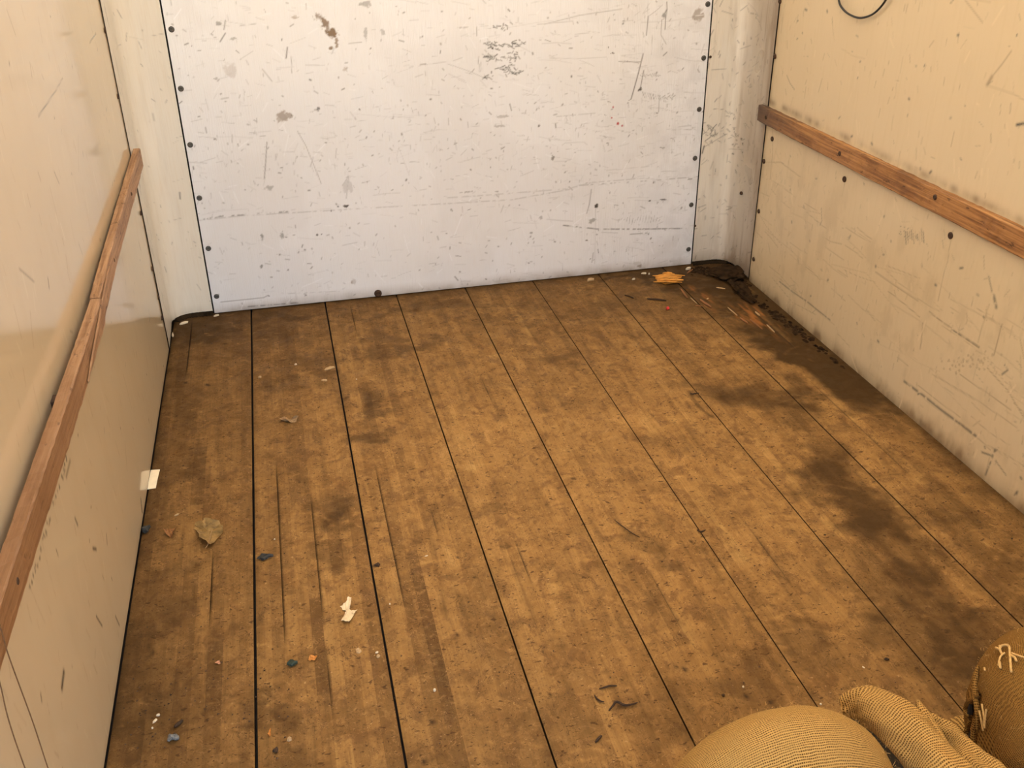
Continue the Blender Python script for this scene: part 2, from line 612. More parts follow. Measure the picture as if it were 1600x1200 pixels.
# dense hatch in the upper middle
for cx, cy, n, sx, sy in ((772, 71, 22, 12, 5), (806, 71, 22, 13, 5), (766, 90, 20, 9, 6), (799, 90, 20, 12, 8), (789, 107, 14, 7, 4),
                          (806, 113, 12, 12, 4), (785, 43, 10, 16, 4), (765, 118, 8, 10, 4)):
    for _ in range(n):
        x, y = random.gauss(cx, sx * .6), random.gauss(cy, sy * .6)
        S(BL((x, y), (x + random.uniform(-7, 7), y + random.uniform(-4, 3))), .0020, random.uniform(.55, .95))
S(BL((745, 42), (745, 56)), .0016, .5)
S(BL((748, 88), (747, 100)), .0016, .45)
S(BL((749, 100), (750, 112)), .0016, .4)
# blots
for q, r, s, ch, ry in (((500, 26), .018, .75, 1, .014), ((506, 33), .016, .9, 1, .02), ((518, 50), .022, 1, 1, .016), ((523, 55), .016, 1, 1, .014),
                        ((526, 66), .006, .8, 1, .02), ((518, 75), .008, .9, 1, .007), ((526, 73), .006, .8, 1, .005), ((511, 43), .009, .8, 1, .012),
                        ((461, 27), .012, .5, 1, .007), ((442, 181), .02, .62, 1, .018), ((452, 180), .014, .6, 1, .012), ((438, 186), .012, .5, 1, .012),
                        ((497, 170), .009, .75, 0, .007), ((493, 171), .009, .4, 0, .004), ((571, 52), .008, .4, 0, .03), ((598, 50), .01, .35, 0, .012),
                        ((341, 37), .012, .55, 0, .008), ((363, 61), .018, .45, 0, .006), ((360, 112), .022, .25, 1, .03), ((338, 123), .01, .4, 0, .004),
                        ((440, 367), .008, .5, 0, .016), ((496, 367), .0055, .9, 0, .006), ((502, 366), .003, .7, 0, .003), ((410, 372), .006, .6, 0, .02),
                        ((528, 323), .006, .95, 0, .006), ((541, 322), .012, .9, 0, .006), ((932, 322), .008, .95, 0, .011), ((917, 376), .008, .8, 0, .004),
                        ((1015, 314), .01, .85, 0, .005), ((1036, 312), .016, .75, 0, .004), ((957, 83), .008, .85, 0, .004), ((1000, 140), .008, .9, 0, .01),
                        ((864, 247), .008, .7, 0, .01), ((842, 197), .005, .7, 0, .005), ((409, 416), .007, .6, 0, .008), ((450, 422), .006, .6, 0, .004),
                        ((1091, 23), .022, .55, 1, .026), ((1097, 25), .012, .6, 1, .012), ((1037, 25), .012, .6, 0, .01), ((996, 413), .03, .3, 1, .018),
                        ((1000, 416), .012, .7, 1, .01), ((925, 345), .018, .5, 0, .012), ((776, 299), .012, .45, 0, .005), ((730, 300), .03, .4, 0, .004),
                        ((785, 182), .035, .35, 0, .006), ((780, 197), .03, .35, 0, .006), ((570, 6), .02, .45, 0, .012), ((553, 440), .012, .3, 1, .012),
                        ((420, 462), .004, .7, 0, .004), ((477, 462), .007, .6, 0, .003), ((550, 441), .006, .55, 1, .008), ((830, 364), .006, .5, 0, .006),
                        ((1078, 280), .012, .5, 0, .004), ((722, 43), .02, .3, 0, .004), ((845, 340), .008, .4, 0, .008), ((543, 290), .018, .22, 0, .04),
                        ((421, 294), .018, .4, 0, .014), ((540, 108), .01, .4, 1, .012)):
    mk.blot(B(*q), r, s, ch, ry, .7, int(q[0]) % 91)
for q, r in (((965.5, 193), .0075), ((972, 196.5), .005), ((958, 167.5), .004), ((956, 184), .0045)):
    mk.blot(B(*q), r, .9, 2, r, .3, 5)
# grime along the foot of the panel and the many small scuffs
U, V = np.meshgrid(mk.us, mk.vs)
n1 = value_noise(U, V, .05, 3, 5)
n2 = value_noise(U, V, .35, 4, 4)
foot = np.clip((0.055 - V) / 0.055, 0, 1) ** 1.3 * (.3 + n1 * .9)
mk.a[..., 1] = np.maximum(mk.a[..., 1], np.clip(foot * .75, 0, .8))
mk.a[..., 1] = np.maximum(mk.a[..., 1], np.clip((n2 - .56) * .6, 0, .06))
right_grey = np.clip((U - 1.55) / .5, 0, 1) * np.clip((n1 - .45) * 1.2, 0, .3)
mk.a[..., 0] = np.maximum(mk.a[..., 0], right_grey * .35)


def dens(u, v):
    d = .30 + .45 * math.exp(-((v - .62) / .16) ** 2) + .4 * math.exp(-((u - 1.75) / .3) ** 2)
    d += .4 * math.exp(-((u - 1.2) / .2) ** 2 - ((v - .95) / .2) ** 2)
    return d


mk.scatter(900, 0, .006, .035, -2, 14, .0014, .06, .26, 0, dens)
mk.scatter(420, 0, .005, .022, 90, 18, .0014, .08, .36, 0, dens)
mk.scatter(420, 0, .003, .008, 0, 90, .0017, .12, .5, 0, dens)
mk.scatter(60, 0, .03, .14, -3, 5, .0016, .08, .24, 0)
mk.scatter(130, 0, .002, .005, 0, 90, .0022, .4, .9, 0)
mk.scatter(160, 0, .004, .014, 0, 60, .0017, .35, .75, 0, dens)
mk.scatter(160, 0, .01, .05, 0, 90, .0016, .3, .7, 3)

P = np.zeros((len(mk.vs), len(mk.us), 3))
P[..., 0], P[..., 2] = U, V
P[..., 1] = (value_noise(U, V, .5, 9, 2) - .5) * .0016
panel = fast_grid('panel', P, mk.a, M_PANEL, wall_back)
upper = mesh_obj('upper_panel', [(.003, 0, ZV), (W_P - .003, 0, ZV), (W_P - .003, 0, Z_TOP), (.003, 0, Z_TOP)], [(0, 1, 2, 3)], M_PANEL, wall_back)


def screw_mesh(name, r, h, mat, slot=True):
    bm = bmesh.new()
    prof = [(0, h * .72), (r * .3, h * .74), (r * .42, h), (r * .75, h * .85), (r, h * .3), (r, -.004)]
    n = 16
    rings = []
    for rr, z in prof:
        if rr == 0:
            rings.append([bm.verts.new((0, 0, z))])
        else:
            rings.append([bm.verts.new((rr * math.cos(2 * math.pi * k / n), rr * math.sin(2 * math.pi * k / n), z)) for k in range(n)])
    for k in range(n):
        bm.faces.new((rings[0][0], rings[1][k], rings[1][(k + 1) % n]))
        for a, b_ in zip(rings[1:], rings[2:]):
            bm.faces.new((a[k], b_[k], b_[(k + 1) % n], a[(k + 1) % n]))
    me = bpy.data.meshes.new(name)
    bm.to_mesh(me)
    bm.free()
    me.polygons.foreach_set('use_smooth', [True] * len(me.polygons))
    me.materials.append(mat)
    return me


ME_SCREW = screw_mesh('screw', .0105, .004, M_SCREW)
ME_RUST = screw_mesh('rusty_screw', .011, .004, M_RUST)


def put_screw(me, loc, normal, parent, name='screw', scale=1.0, stretch=(1, 1)):
    o = bpy.data.objects.new(name, me)
    q = Vector(normal).to_track_quat('Z', 'Y')
    o.rotation_euler = q.to_euler()
    o.location = loc
    o.scale = (scale * stretch[0], scale * stretch[1], scale)
    return link(o, parent)


Z0, DZ, SXL, SXR = .0749, .2032, .0196, 2.0338
for k in range(9):
    for x in (SXL, SXR):
        put_screw(ME_SCREW, (x + random.uniform(-.002, .002), 0, Z0 + k * DZ), (0, -1, 0), panel)
p = ray(591, 463, 1, 0)
put_screw(ME_RUST, (p[0], -.0005, max(p[2], .017)), (0, -1, 0), panel, 'bolt_head', 1.45)


# ---- rounded corner panels
def corner_panel(side):
    """plan profile from the flat panel edge round to the side wall"""
    if side == 'left':
        prof = [(-.003, .001), (-.075, .001)]
        cx, cy, rx, ry = -.075, -.075, .082, .076
        prof += [(cx - rx * math.sin(t), cy + ry * math.cos(t)) for t in np.linspace(.08, math.pi / 2, 22)]
        prof += [(XL + .001, -.20), (XL + .004, -.305)]
    else:
        prof = [(W_P + .003, .001), (2.150, .001)]
        cx, cy, rx, ry = 2.150, -.07, .071, .071
        prof += [(cx + rx * math.sin(t), cy + ry * math.cos(t)) for t in np.linspace(.08, math.pi / 2, 22)]
        prof += [(XR - .0025, -.15), (XR - .004, -.232)]
    pr = np.array(prof)
    seg = np.hypot(*np.diff(pr, axis=0).T)
    s = np.concatenate([[0], np.cumsum(seg)])
    ss = np.linspace(0, s[-1], int(s[-1] / .0036))
    X, Y = np.interp(ss, s, pr[:, 0]), np.interp(ss, s, pr[:, 1])
    zb = .012
    mkc = Marks(0, s[-1], zb, ZV, .0036)
    mkc.us = ss
    mkc.a = np.zeros((len(mkc.vs), len(ss), 4))
    U, V = np.meshgrid(ss, mkc.vs)
    n1 = value_noise(U, V, .022, 13, 4, 9)
    n2 = value_noise(U, V, .2, 14, 4, 2)
    ds = s[-1] - U
    if side == 'left':
        g = np.clip((n1 - .55) * .4, 0, .08) + np.exp(-ds / .045) * .14 + np.clip((.27 - ds) / .06, 0, 1) * .10 * (.4 + n2) + np.clip((.05 - V) / .05, 0, 1) * .35 * n1 * 1.6
        mkc.scatter(90, 0, .004, .016, 75, 30, .0014, .15, .55, 0)
        mkc.scatter(40, 0, .01, .05, 0, 20, .0014, .1, .35, 0)
        mkc.scatter(40, 0, .01, .04, 80, 15, .0022, .3, .8, 0, lambda u, v: 1.0 if s[-1] - .12 < u < s[-1] - .02 else .05)
    else:
        g = np.clip((n1 - .52) * .9, 0, .2) + np.exp(-ds / .075) * .35 * (.5 + n2) + np.clip((.245 - ds) / .05, 0, 1) * .42 * (.4 + 1.1 * n2) + np.clip((.35 - V) / .35, 0, 1) * .28 * n2 * 1.6 \
            + np.clip((.06 - V) / .06, 0, 1) * .4
        mkc.scatter(230, 0, .004, .018, 80, 35, .0016, .2, .65, 0)
        mkc.scatter(50, 0, .01, .04, 5, 25, .0014, .2, .55, 0)
        # scribbles by the panel edge
        for _ in range(26):
            u, v = random.gauss(.05, .018), random.gauss(.585, .025)
            mkc.stroke([(u, v), (u + random.uniform(-.02, .02), v + random.uniform(-.014, .02))], .0018, random.uniform(.4, .85))
        for _ in range(20):
            u, v = random.gauss(.13, .022), random.gauss(.62, .045)
            mkc.stroke([(u, v), (u + random.uniform(-.016, .016), v + random.uniform(-.02, .02))], .0016, random.uniform(.3, .75))
        mkc.stroke([(.006, .50), (.012, .53)], .003, .9)
        mkc.stroke([(.012, .525), (.10, .57)], .0016, .5)
        for _ in range(12):
            u, v = random.gauss(.15, .02), random.gauss(.54, .02)
            mkc.blot((u, v), .006, random.uniform(.3, .8), 0, .004)
    mkc.a[..., 1] = np.maximum(mkc.a[..., 1], np.clip(g, 0, .8))
    Pc = np.zeros((len(mkc.vs), len(ss), 3))
    Pc[..., 0], Pc[..., 1], Pc[..., 2] = X[None], Y[None], V
    o = fast_grid('corner_panel', Pc, mkc.a, M_CORNER, wall_back)
    n = len(ss)
    vs_, fs_ = [], []
    for x, y in zip(X, Y):
        vs_ += [(x, y, ZV), (x, y, Z_TOP)]
    for i in range(n - 1):
        fs_.append((2 * i, 2 * i + 2, 2 * i + 3, 2 * i + 1))
    mesh_obj('upper_corner_panel', vs_, fs_, M_CORNER, wall_back, True)
    # black caulk under the panel's rounded foot
    vs_, fs_ = [], []
    nx, ny = np.gradient(Y), -np.gradient(X)
    L = np.hypot(nx, ny)
    sg = 1 if side == 'left' else -1
    for i in range(n):
        ix, iy = sg * nx[i] / L[i], sg * ny[i] / L[i]
        if iy > 0 and abs(iy) > .5:
            ix, iy = -ix, -iy
        jit = .004 * random.random()
        vs_ += [(X[i] - ix * .004, Y[i] - iy * .004, .0165), (X[i] + ix * (.004 + jit), Y[i] + iy * (.004 + jit), .012),
                (X[i] + ix * (.012 + jit * 2), Y[i] + iy * (.012 + jit * 2), .0005)]
    for i in range(n - 1):
        for k in range(2):
            a = i * 3 + k
            fs_.append((a, a + 1, a + 4, a + 3))
    c = mesh_obj('trim_1' if side == 'left' else 'trim_2', vs_, fs_, M_DARK, None, True)
    tag(c, kind='structure')
    return o


corner_panel('left')
cp_r = corner_panel('right')


# ------------------------------------------------------------------ side walls
def L_(px, py):
    p = ray(px, py, 0, XL)
    return (p[1], p[2])


def R_(px, py):
    p = ray(px, py, 0, XR)
    return (p[1], p[2])


def side_wall(side):
    x = XL if side == 'left' else XR
    y_end = -.302 if side == 'left' else -.232
    y_vis = -2.75 if side == 'left' else -2.2
    zb = .007 if side == 'left' else -.002
    mat = M_LEFT if side == 'left' else M_RIGHT
    q = L_ if side == 'left' else R_
    mw = Marks(y_vis, y_end, zb, 1.45, 0.0038 if side == 'left' else .004)
    U, V = np.meshgrid(mw.us, mw.vs)
    n1 = value_noise(U, V, .05, 23, 5, 2)
    if side == 'left':
        mw.scatter(300, 0, .008, .035, 88, 14, .0016, .08, .32, 1)
        mw.scatter(45, 0, .008, .022, 75, 30, .0018, .25, .7, 0)
        mw.scatter(130, 0, .01, .06, 85, 12, .0022, .3, .8, 3)
        mw.scatter(40, 0, .003, .006, 0, 90, .0022, .4, .8, 0)
        mw.scatter(14, 0, .05, .12, 70, 25, .0016, .12, .3, 1)
        for a, b_, w, s_ in (((60, 182), (88, 140), .002, .6), ((98, 122), (88, 140), .002, .4), ((140, 67), (150, 52), .002, .7), ((10, 15), (24, 55), .002, .35),
                             ((100, 1050), (97, 1075), .006, .95), ((151, 963), (160, 978), .003, .85), ((181, 963), (187, 977), .003, .75),
                             ((118, 810), (122, 820), .004, .7), ((146, 857), (151, 858), .004, .9), ((220, 780), (222, 800), .005, .8),
                             ((30, 420), (53, 440), .002, .55), ((85, 268), (93, 287), .002, .55), ((75, 435), (77, 450), .003, .6),
                             ((167, 835), (168, 850), .003, .6), ((110, 720), (104, 745), .005, .5)):
            mw.stroke([q(*a), q(*b_)], w, s_, 0)
        # dirt rubbed on below the rail
        for i in range(40):
            t = random.random()
            px, py = 108 - 62 * t + random.uniform(-2, 3), 705 + 215 * t
            mw.blot(q(px, py), .006, random.uniform(.3, .7), 0, .005)
        g = np.clip((.03 - V) / .03, 0, 1) * n1 * .5
    else:
        mw.scatter(420, 0, .006, .03, 85, 18, .0018, .1, .45, 1)
        mw.scatter(300, 0, .005, .025, 35, 50, .0014, .06, .34, 0, lambda u, v: .9 if v < .65 else .3)
        mw.scatter(110, 0, .05, .22, 2, 6, .0018, .12, .4, 1, lambda u, v: 1.0 if v < .5 else .08)
        mw.scatter(90, 0, .003, .007, 0, 90, .0028, .4, .9, 0)
        mw.scatter(130, 0, .01, .05, 80, 30, .0022, .3, .8, 3)
        for pts, w, s_, ch in ((((1413, 596), (1440, 616), (1470, 640), (1500, 662), (1525, 681)), .0045, .75, 0),
                               (((1218, 440), (1240, 457), (1262, 472), (1297, 500)), .003, .65, 0),
                               (((1368, 425), (1400, 447), (1435, 470)), .0024, .6, 1), (((1388, 455), (1412, 474), (1437, 495)), .0018, .5, 1),
                               (((1452, 487), (1475, 505), (1490, 515), (1530, 543)), .0024, .65, 1), (((1488, 515), (1530, 542)), .0022, .7, 0),
                               (((1486, 374), (1480, 410), (1473, 435), (1466, 470)), .0018, .38, 1), (((1546, 475), (1535, 510), (1528, 535)), .002, .35, 1),
                               (((1566, 507), (1560, 530), (1553, 555)), .0024, .6, 1), (((1442, 505), (1440, 530), (1438, 545)), .0025, .55, 1),
                               (((1543, 575), (1575, 610), (1600, 652)), .0022, .5, 1), (((1555, 702), (1548, 722), (1540, 742)), .003, .75, 0),
                               (((1533, 706), (1550, 712), (1560, 700)), .003, .7, 0), (((1556, 720), (1572, 742)), .0025, .5, 0),
                               (((1589, 195), (1600, 193)), .004, 1, 0), (((1543, 132), (1550, 120)), .006, .6, 1), (((1550, 120), (1566, 100), (1580, 80)), .003, .45, 1),
                               (((1566, 585), (1575, 578), (1570, 570)), .003, .7, 0), (((1283, 325), (1284, 345), (1281, 352)), .0018, .6, 0),
                               (((1229, 118), (1234, 130), (1241, 140)), .0022, .5, 0), (((1500, 585), (1580, 640)), .002, .5, 1), (((1585, 860 - 230), (1600, 645)), .002, .45, 1),
                               (((1320, 285), (1316, 305)), .002, .4, 1), (((1207, 190), (1207, 240), (1203, 280)), .002, .5, 1),
                               (((1553, 462), (1557, 480)), .005, .8, 0), (((1545, 432), (1550, 455)), .003, .5, 0), (((1430, 260), (1462, 285)), .003, .3, 1),
                               (((1302, 55), (1300, 30)), .002, .3, 1), (((1508, 0), (1535, 35)), .003, .35, 1), (((1590, 768), (1586, 775)), .004, .9, 0)):
            mw.stroke([q(*a) for a in pts], w, s_, ch, .25 if s_ > .6 else 0)
        for i in range(10):
            xx = 1415 + i * 3.1
            mw.stroke([q(xx, 360 + random.uniform(-3, 6)), q(xx + 1, 380 + random.uniform(-8, 3))], .0022, random.choice([.2, .5, .75]), 0)
        for i in range(12):
            mw.blot(q(random.uniform(1405, 1422), random.uniform(350, 378)), .003, .6, 0)
        for i in range(60):
            mw.blot(q(random.gauss(1515, 22), random.gauss(575 - 10, 7)), .005, random.uniform(.2, .5), 1)
        foot = np.clip((.06 + .03 * (n1 - .5) - V) / .06, 0, 1) ** 1.4
        g = foot * (.35 + n1) * .8 + np.clip((n1 - .54) * .8, 0, .16) * np.clip((.75 - V) / .3, 0, 1)
        # grime where goods rubbed above the rail
        g += np.exp(-((V - .755) / .014) ** 2) * np.clip((n1 - .25) * 1.6, 0, 1) * .8 * (V > .74)
        g += np.exp(-np.abs(U + .232) / .02) * n1 * .5
    mw.a[..., 1] = np.maximum(mw.a[..., 1], np.clip(g, 0, .85))
    Pw = np.zeros((len(mw.vs), len(mw.us), 3))
    Pw[..., 1], Pw[..., 2] = U, V
    Pw[..., 0] = x + (value_noise(U, V, .6, 29, 2) - .5) * .003
    if side == 'right':
        Pw, mw.a = Pw[:, ::-1], mw.a[:, ::-1]
    o = fast_grid('wall_' + side, Pw, mw.a, mat)
    tag(o, kind='structure')
    # the same sheet beyond the finely built part
    e = mesh_obj('sheet', [(x, y_end, 1.45), (x, y_vis, 1.45), (x, y_vis, zb), (x, Y_REAR, zb), (x, Y_REAR, Z_TOP), (x, y_end, Z_TOP),
                           (x, y_vis, Z_TOP)],
                 [(0, 1, 6, 5), (1, 2, 3, 4, 6)], mat, o)
    xo = x - .03 if side == 'left' else x + .03
    mesh_obj('outer_skin', [(xo, .03, -.03), (xo, Y_REAR, -.03), (xo, Y_REAR, Z_TOP), (xo, .03, Z_TOP)], [(0, 1, 2, 3)], M_BACKING, o)
    return o


wl_ = side_wall('left')
wr_ = side_wall('right')

# rusty screws on the right wall and along the corner laps
for q in ((1320, 280), (1486, 368)):
    p = ray(*q, 0, XR)
    put_screw(ME_RUST, (XR - .002, p[1], p[2]), (-1, 0, 0), wr_, 'rusty_screw', .95)
for q in ((1211, 88), (1207, 217), (1194, 252), (1186, 330), (1178, 405), (1219, 2)):
    p = ray(*q, 0, XR)
    put_screw(ME_RUST, (XR - .002, p[1], p[2]), (-1, 0, 0), wr_, 'rusty_screw', .85)
for q in ((163, 48), (183, 151), (219, 333), (237, 420), (247, 465), (252, 497)):
    p = ray(*q, 0, XL)
    put_screw(ME_RUST, (XL + .002, p[1], p[2]), (1, 0, 0), wl_, 'rusty_screw', .8)
for q in ((1172, 271), (1110, 89), (1086, 353)):
    p = ray(*q, 1, 0)
    if q[0] < 1130:
        put_screw(ME_RUST, (p[0], .0, p[2]), (0, -1, 0), cp_r, 'rusty_screw', .5)
    else:
        put_screw(ME_RUST, (XR - .012, -.10, p[2] - .05), (-.9, -.35, 0), cp_r, 'rusty_screw', .7)

# the shut right-hand rear leaf
o = mesh_obj('door_1', [(DOOR_X, Y_REAR - .01, -.02), (XR + .03, Y_REAR - .01, -.02), (XR + .03, Y_REAR - .01, Z_TOP), (DOOR_X, Y_REAR - .01, Z_TOP),
                        (DOOR_X, Y_REAR - .05, -.02), (XR + .03, Y_REAR - .05, -.02), (XR + .03, Y_REAR - .05, Z_TOP), (DOOR_X, Y_REAR - .05, Z_TOP)],
             [(0, 3, 2, 1), (4, 5, 6, 7), (0, 1, 5, 4), (3, 7, 6, 2), (0, 4, 7, 3), (1, 2, 6, 5)], M_RIGHT)
tag(o, kind='structure')

# ceiling and yard
o = mesh_obj('ceiling', [(XL - .03, .06, Z_TOP), (XR + .03, .06, Z_TOP), (XR + .03, Y_REAR, Z_TOP), (XL - .03, Y_REAR, Z_TOP)], [(0, 1, 2, 3)], M_CEIL)
tag(o, kind='structure')
o = mesh_obj('ground', [(-60, -60, -.95), (60, -60, -.95), (60, 60, -.95), (-60, 60, -.95)], [(0, 1, 2, 3)], M_GROUND)
tag(o, kind='structure')

# ------------------------------------------------------------------ floor
SEAMS = [XL, .1463, .4427, .7381, 1.0315, 1.3271, 1.6232, 1.9211, XR]
GAPS = [.004, .0066, .0056, .0040, .0036, .0036, .0036, .0036, .0]
floor = mesh_obj('floor', [(XL - .03, .035, -.022), (XR + .03, .035, -.022), (XR + .03, Y_REAR, -.022), (XL - .03, Y_REAR, -.022),
                           (XL - .03, .035, -.06), (XR + .03, .035, -.06), (XR + .03, Y_REAR, -.06), (XL - .03, Y_REAR, -.06)],
                 [(0, 3, 2, 1), (4, 5, 6, 7), (0, 1, 5, 4), (2, 3, 7, 6), (1, 2, 6, 5), (0, 4, 7, 3)], M_BACKING)
tag(floor, kind='structure')

# dirt blotches: photo position, half sizes across/along the boards in metres, strength
BLOTS = [(1195, 470, .12, .14, .9), (1090, 440, .12, .06, .6), (1250, 545, .07, .3, .7), (1120, 425, .14, .05, .85), (1160, 455, .05, .12, .9), (1290, 545, .05, .35, .75), (1230, 520, .16, .22, .85), (1180, 475, .2, .16, .8), (1290, 575, .12, .30, .8), (1330, 610, .07, .25, .6), (1100, 440, .25, .10, .75),
         (1190, 615, .17, .10, .62), (1120, 605, .10, .05, .5), (1235, 640, .10, .12, .45), (1330, 770, .11, .22, .72), (1300, 720, .08, .14, .45),
         (1395, 850, .07, .22, .62), (1460, 960, .10, .22, .55), (1350, 890, .06, .16, .4), (1430, 1010, .10, .16, .45), (1540, 880, .06, .3, .4),
         (1480, 780, .05, .2, .3), (1560, 1020, .12, .15, .5),
         (585, 635, .06, .07, .55), (570, 685, .06, .05, .6), (640, 545, .13, .05, .5), (600, 530, .08, .06, .4), (870, 555, .09, .05, .45), (900, 580, .05, .05, .35),
         (760, 500, .10, .05, .25), (850, 505, .08, .04, .3), (535, 800, .035, .06, .6), (530, 860, .045, .06, .45), (520, 790, .05, .10, .35),
         (480, 560, .09, .10, .35), (430, 520, .08, .10, .4), (450, 600, .09, .06, .25), (310, 520, .14, .12, .55), (280, 620, .08, .25, .35), (260, 760, .06, .3, .3),
         (230, 1000, .08, .3, .35), (310, 720, .04, .10, .35), (240, 1140, .08, .12, .4), (1000, 850, .04, .09, .4), (1040, 690, .06, .08, .25), (950, 480, .15, .10, .35),
         (790, 660, .03, .05, .2), (1060, 1120, .12, .10, .3), (1250, 1000, .05, .12, .35), (1180, 1060, .10, .08, .3), (680, 810, .02, .08, .2), (770, 810, .05, .03, .35),
         (1000, 760, .05, .04, .25), (420, 1100, .03, .04, .45), (440, 1180, .06, .05, .3), (270, 960, .03, .04, .25), (248, 1012, .012, .016, .55),
         (700, 480, .3, .035, .4), (450, 495, .25, .03, .5), (1000, 435, .25, .03, .7), (900, 900, .06, .03, .15), (860, 1130, .10, .06, .2), (1000, 930, .03, .10, .25)]
# worn, paler patches
PALE = [(760, 700, .16, .25, .5), (1010, 655, .12, .10, .6), (1180, 860, .06, .16, .5), (1060, 720, .09, .12, .4), (930, 680, .12, .16, .3), (850, 930, .10, .14, .4),
        (640, 740, .06, .10, .35), (1010, 560, .06, .05, .4), (730, 860, .10, .12, .3), (1060, 1000, .06, .10, .35), (960, 1000, .06, .10, .3), (1270, 700, .04, .1, .4),
        (420, 700, .06, .12, .2), (1380, 760, .03, .14, .5), (1420, 860, .025, .12, .5), (720, 640, .10, .05, .35), (800, 560, .10, .05, .3), (1080, 560, .07, .05, .35),
        (1190, 940, .05, .12, .3), (1330, 640, .04, .12, .25)]


def floor_fields(X, Y):
    wx = (value_noise(X, Y, .12, 51, 4) - .5) * .16
    wy = (value_noise(X, Y, .12, 52, 4) - .5) * .22
    fine = value_noise(X, Y, .05, 53, 5)
    grainy = value_noise(X, Y, .02, 54, 4, 9)
    d = np.zeros_like(X)
    for px, py, rx, ry, s in BLOTS:
        c = on_floor(px, py)
        r2 = ((X + wx - c[0]) / rx) ** 2 + ((Y + wy - c[1]) / ry) ** 2
        k = np.clip(1.45 - np.sqrt(r2) + (fine - .5) * 1.1, 0, 1)
        d = 1 - (1 - d) * (1 - min(.97, s * 1.08) * k * k * (3 - 2 * k))
    pl = np.zeros_like(X)
    for px, py, rx, ry, s in PALE:
        c = on_floor(px, py)
        r2 = ((X + wx - c[0]) / rx) ** 2 + ((Y + wy - c[1]) / ry) ** 2
        k = np.clip(1.5 - np.sqrt(r2) + (fine - .5) * 1.0, 0, 1)
        pl = np.maximum(pl, s * k * k)
    # general soiling against the walls and in thin swept streaks, plus painted near-end shade
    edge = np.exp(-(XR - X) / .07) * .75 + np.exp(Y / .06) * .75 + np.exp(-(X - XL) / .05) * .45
    base = .13 + .17 * np.clip((-Y - 1.7) / .8, 0, 1) + .19 * np.clip((.35 - X) / .3, 0, 1) + .30 * np.clip(value_noise(X, Y, .3, 55, 4) - .42, 0, 1) + np.clip(fine - .5, 0, 1) * .9 * .6 + np.clip(grainy - .55, 0, 1) * .9  # the near-end darkening stands in for shade from behind the camera
    back = np.clip((Y + 1.15) / 1.15, 0, 1) * .34  # darker towards the far end
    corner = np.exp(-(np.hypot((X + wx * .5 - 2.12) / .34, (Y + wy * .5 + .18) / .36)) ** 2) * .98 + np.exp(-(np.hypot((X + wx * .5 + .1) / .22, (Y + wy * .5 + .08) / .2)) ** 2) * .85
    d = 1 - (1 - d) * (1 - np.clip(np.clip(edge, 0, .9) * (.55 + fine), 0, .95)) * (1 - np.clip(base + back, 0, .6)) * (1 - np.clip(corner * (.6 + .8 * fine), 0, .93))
    d = d * (1 - .5 * pl)
    return np.clip(d, 0, .96), pl


Y_FINE, YB = -2.9, .012
ys_fine = np.arange(YB, Y_FINE, -.0052)
ys = np.concatenate([ys_fine, np.linspace(Y_FINE, Y_REAR, 12)])
DARK_LAMS = {  # plank: lamella -> list of (y0,y1,tone)
}
CRACKS = {(1, 2): [(-2.02, -1.15)], (1, 5): [(-1.95, -1.35), (-2.25, -1.98)], (2, 2): [(-1.95, -1.25)], (0, 2): [(-.55, -.02)], (0, 6): [(-1.9, -1.55)],
          (2, 3): [(-.35, -.03)], (3, 6): [(-1.0, -.8)], (2, 6): [(-1.7, -1.5)], (7, 3): [(-1.75, -1.1)], (7, 5): [(-.9, -.5)], (3, 3): [(-1.95, -1.7)],
          (5, 4): [(-2.1, -1.8)], (4, 3): [(-2.2, -1.9)]}
KNOTS = []
for q, r in (((957, 1104), .0), ((936, 1157), .0), ((1165, 1088), .006), ((1010, 855), .005), ((742, 902), .006), ((715, 871), .005), ((1080, 846), .007),
             ((676, 1128), .008), ((663, 1190), .009), ((714, 992), .006), ((1070, 1046), .008), ((1057, 1042), .005), ((1204, 1097), .007), ((584, 884), .007),
             ((860, 1085), .006), ((588, 794), .006), ((326, 602), .008), ((352, 537), .007), ((400, 568), .005), ((290, 598), .009), ((324, 601), .009),
             ((430, 1173), .006), ((265, 1090), .004), ((281, 1060), .004), ((705, 920), .004), ((1003, 786), .004), ((1012, 813), .005), ((896, 748), .008),
             ((530, 482), .004), ((540, 483), .005), ((895, 626), .004), ((937, 645), .004), ((1265, 1002), .0), ((1384, 1031), .007), ((1318, 1005), .003),
             ((1480, 985), .006), ((1283, 617), .005), ((1515, 845), .005), ((1560, 1030), .005), ((980, 487), .005), ((1000, 495), .004), ((1073, 500), .005)):
    if r:
        c = on_floor(*q)
        KNOTS.append((c[0], c[1], r * .62))
# the torn, reddish raw wood in the far right corner
RAW = [(1180, 497, .06, .13, .75), (1105, 470, .035, .10, .5), (1080, 450, .05, .03, .5), (1150, 485, .02, .08, .35), (1215, 520, .03, .10, .5)]

